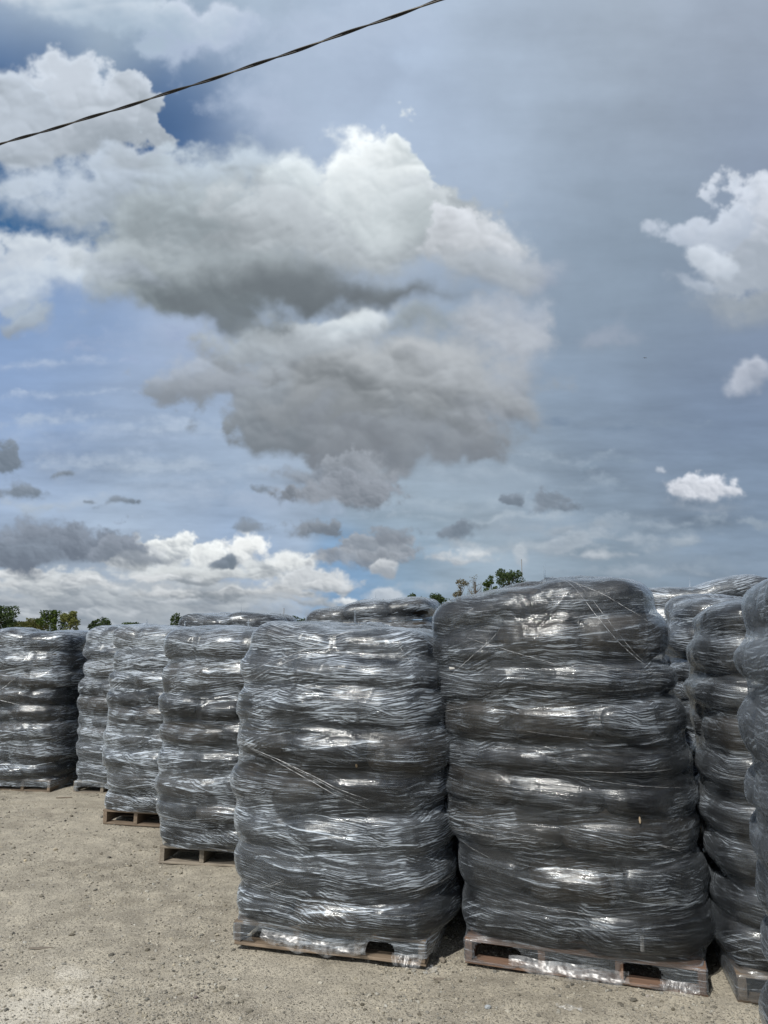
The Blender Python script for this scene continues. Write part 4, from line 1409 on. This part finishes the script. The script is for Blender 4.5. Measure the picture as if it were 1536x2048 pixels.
if PART['trees']:
    BARK = mat_plain('bark', (.10, .08, .06))
    LEAF = {'dark': mat_leaf('dark_foliage', (.034, .056, .026), (.088, .122, .055)),
            'green': mat_leaf('green_foliage', (.035, .060, .018), (.095, .13, .035)),
            'olive': mat_leaf('olive_foliage', (.075, .088, .032), (.17, .17, .065)),
            'yellow': mat_leaf('yellow_green_foliage', (.11, .13, .045), (.25, .26, .10)),
            'grey': mat_leaf('grey_foliage', (.11, .105, .075), (.22, .21, .16))}

    def tree(px, top, wpx, dist, kind, lb, dens=1.0, bare=False, shape=1.0, seed=0, bush=False):
        rs = random.Random(seed * 7 + 1)
        p = at(px, top, dist)
        H = p.z; R = wpx / F * dist / 2
        root = bpy.data.objects.new('shrub' if bush else 'tree', None); C.objects.link(root)
        root.location = (p.x, dist, -.02)
        tag(root, lb, 'tree', 'trees beyond the stacked pallets')
        # trunk with limbs
        tv = []; tf = []
        def limb(a, b, r0, r1, n=5, K=6, bend=.0):
            base = len(tv); a = Vector(a); b = Vector(b); dv = (b - a)
            ax = dv.normalized(); sd = ax.orthogonal().normalized(); s2 = ax.cross(sd)
            for i in range(n + 1):
                u = i / n; c = a + dv * u + sd * bend * math.sin(u * math.pi); r_ = r0 + (r1 - r0) * u
                for j in range(K):
                    an = 2 * math.pi * j / K
                    tv.append(tuple(c + sd * math.cos(an) * r_ + s2 * math.sin(an) * r_))
            for i in range(n):
                for j in range(K):
                    tf.append((base + i * K + j, base + i * K + (j + 1) % K, base + (i + 1) * K + (j + 1) % K, base + (i + 1) * K + j))
        cz0 = H * (.12 if bush else .30)
        limb((0, 0, 0), (rs.uniform(-.1, .1), 0, H * .9), .04 * H ** .8 * .5, .02, 9, 7, .08)
        tips = []
        nb = 26 if bare else 14
        for i in range(nb):
            z = cz0 + (H - cz0) * rs.uniform(.05, .85)
            an = rs.uniform(0, 2 * math.pi)
            u = (z - cz0) / (H - cz0)
            rr = R * (math.sin(math.pi * min(.98, .18 + .75 * u)) ** .7) * rs.uniform(.7, 1.05)
            up = rs.uniform(.15, .5) * (H - z)
            e = (math.cos(an) * rr, math.sin(an) * rr, min(H * .99, z + up))
            limb((0, 0, z * .92), e, .02 + .012 * H * .3, .012, 4, 5, rs.uniform(-.15, .15))
            tips.append(Vector(e))
            if bare:
                for k in range(4):
                    e2 = Vector(e) * 1 + Vector((rs.uniform(-.5, .5), rs.uniform(-.5, .5), rs.uniform(.1, .9))) * R * .6
                    limb(Vector(e) * rs.uniform(.6, .9), e2, .018, .008, 3, 4)
                    tips.append(e2)
        link('trunk', mixed_mesh('trunk', tv, tf, True), BARK, root)
        # crown: lumps of leaf clumps
        lumps = [(t_, R * rs.uniform(.28, .5)) for t_ in tips]
        lumps += [(Vector((rs.uniform(-.3, .3) * R, rs.uniform(-.3, .3) * R, cz0 + (H - cz0) * u)), R * rs.uniform(.35, .6)) for u in (.25, .45, .62, .78, .88)]
        if bare: lumps = [(t_, R * .35) for t_ in tips]
        n = int((260 if bare else 1500) * dens * max(.5, min(3.5, R)))
        V = []; Fc = []; var = []
        for k in range(n):
            c, lr = rs.choice(lumps)
            d_ = Vector((rs.gauss(0, 1), rs.gauss(0, 1), rs.gauss(0, 1))); d_.normalize()
            pos = c + d_ * lr * (rs.random() ** .45)
            if pos.z > H: pos.z = H - rs.random() * .3
            if pos.z < cz0 * .8: continue
            s_ = rs.uniform(.07, .17) * (.8 if bare else 1)
            u_ = Vector((rs.gauss(0, 1), rs.gauss(0, 1), rs.gauss(0, .6))).normalized(); w_ = u_.orthogonal().normalized()
            w_ = (w_ * math.cos(k) + u_.cross(w_) * math.sin(k))
            b0 = len(V)
            for (a_, b_) in ((-1, 0), (0, -.5), (1, 0), (0, .5)):
                V.append(tuple(pos + u_ * a_ * s_ + w_ * b_ * s_))
            Fc.append((b0, b0 + 1, b0 + 2, b0 + 3))
            vv = rs.random() ** 1.3
            var += [vv] * 4
        me = np_mesh('crown', V, Fc, False)
        at_ = me.attributes.new('var', 'FLOAT', 'POINT'); at_.data.foreach_set('value', np.array(var, np.float32))
        link('crown', me, LEAF[kind], root)

    TL = [(4, 1211, 62, 80, 'dark', 'dark green leafy tree at the left edge, tallest of the left group', 1.3),
          (44, 1243, 44, 92, 'olive', 'low yellowish brown tree beside the dark tree at the left edge', 1.2),
          (74, 1236, 40, 96, 'olive', 'olive brown tree, middle one of the left group', 1.2),
          (106, 1220, 44, 86, 'green', 'green tree with a pointed top, left of the yellow green one', 1.3),
          (141, 1222, 36, 84, 'yellow', 'yellow green tree at the right end of the left group', 1.3),
          (187, 1239, 16, 90, 'dark', 'small thin dark tree left of the broader small one', .9),
          (208, 1233, 26, 90, 'dark', 'small dark tree standing alone against the low clouds', .9),
          (266, 1245, 48, 84, 'dark', 'low round dark tree above the second gap of the left row', 1.5),
          (354, 1224, 22, 78, 'dark', 'slender tree just left of the rounded top behind the left row', .8),
          (336, 1252, 40, 82, 'yellow', 'low yellowish bush right of the round dark tree', 1.0),
          (588, 1231, 36, 84, 'dark', 'dark brown green tree between the two rearmost left loads', 1.4),
          (716, 1198, 22, 95, 'grey', 'sparse grey tree top poking above the long pale load', .5),
          (768, 1194, 16, 95, 'grey', 'thin grey tree top left of the dark conifer like tree', .4),
          (792, 1199, 20, 95, 'grey', 'low sparse tree top touching the dark tree on its right', .5),
          (820, 1183, 34, 82, 'dark', 'dark pointed tree above the long pale load', 1.4),
          (848, 1192, 30, 86, 'dark', 'low dark tree between two darker taller ones', 1.3),
          (870, 1184, 36, 84, 'dark', 'dark tree left of the tallest load, second from it', 1.4),
          (893, 1194, 28, 84, 'dark', 'dark low tree touching the tallest load', 1.2),
          (921, 1152, 30, 88, 'grey', 'grey leaved airy tree, leftmost of the four above the tallest load', .75),
          (951, 1150, 38, 92, 'grey', 'nearly bare brownish tree second of the four above the tallest load', .9),
          (981, 1143, 30, 86, 'green', 'slender green tree third of the four above the tallest load', 1.0),
          (1017, 1136, 56, 84, 'dark', 'broad dark green tree, rightmost of the four above the tallest load', 1.5)]
    for k, (px, top, w_, dist, kind, lb, dn) in enumerate(TL):
        tree(px, top, w_, dist, kind, lb, dn, bare=('bare' in lb), seed=k, bush=('bush' in lb))

    MET = mat_plain('galvanised_pole', (.20, .20, .20), .6)
    for (px, top, dist, lb) in ((568, 1216, 95, 'thin metal mast rising left of the brown green tree'), (1043, 1118, 95, 'thin metal mast right of the broad dark tree')):
        p = at(px, top, dist)
        vs = []; fs = []; K = 8; prof = [(0, .10), (.02, .10), (.021, .075), (p.z * .6 / p.z, .06), (.985, .045), (.986, .06), (1.0, .05)]
        for (u, r_) in prof:
            for j in range(K):
                vs.append((math.cos(2 * math.pi * j / K) * r_, math.sin(2 * math.pi * j / K) * r_, u * p.z))
        for i in range(len(prof) - 1):
            for j in range(K):
                fs.append((i * K + j, i * K + (j + 1) % K, (i + 1) * K + (j + 1) % K, (i + 1) * K + j))
        fs.append(tuple((len(prof) - 1) * K + j for j in range(K)))
        o = link('mast', mixed_mesh('mast', vs, fs), MET); o.location = (p.x, dist, -.02)
        tag(o, lb, 'mast')

    # a bird far off
    p = at(1290, 716, 60)
    bd = mat_plain('dark_feathers', (.03, .03, .035))
    rb = bpy.data.objects.new('bird', None); C.objects.link(rb); rb.location = p; rb.scale = (.5, .5, .5); rb.rotation_euler = (math.radians(25), math.radians(-30), math.radians(20))
    tag(rb, 'tiny dark bird gliding far off in the grey sky', 'bird')
    vs = []; fs = []; prof = [(-.22, .004, .02), (-.12, .03, .02), (0, .045, .045), (.10, .04, .04), (.15, .022, .024), (.18, .026, .026), (.21, .012, .012), (.24, .002, .002)]
    for (x, ry, rz) in prof:
        for j in range(8): vs.append((x, math.cos(j * math.pi / 4) * ry, math.sin(j * math.pi / 4) * rz))
    for i in range(len(prof) - 1):
        for j in range(8): fs.append((i * 8 + j, i * 8 + (j + 1) % 8, (i + 1) * 8 + (j + 1) % 8, (i + 1) * 8 + j))
    link('body', mixed_mesh('body', vs, fs, True), bd, rb)
    for sgn in (-1, 1):
        vs = []
        for (y, x0, x1, z) in ((.02, -.06, .09, .02), (.18, -.05, .10, .06), (.34, -.07, .05, .05), (.46, -.10, -.06, .02)):
            for (x, dz) in ((x0, 0), (x1, 0), (x1, .008), (x0, .008)): vs.append((x, y * sgn, z + dz))
        fs = []
        for i in range(3):
            for j in range(4): fs.append((i * 4 + j, i * 4 + (j + 1) % 4, (i + 1) * 4 + (j + 1) % 4, (i + 1) * 4 + j))
        fs += [(0, 1, 2, 3), (12, 13, 14, 15)]
        link('wing', mixed_mesh('wing', vs, fs), bd, rb)
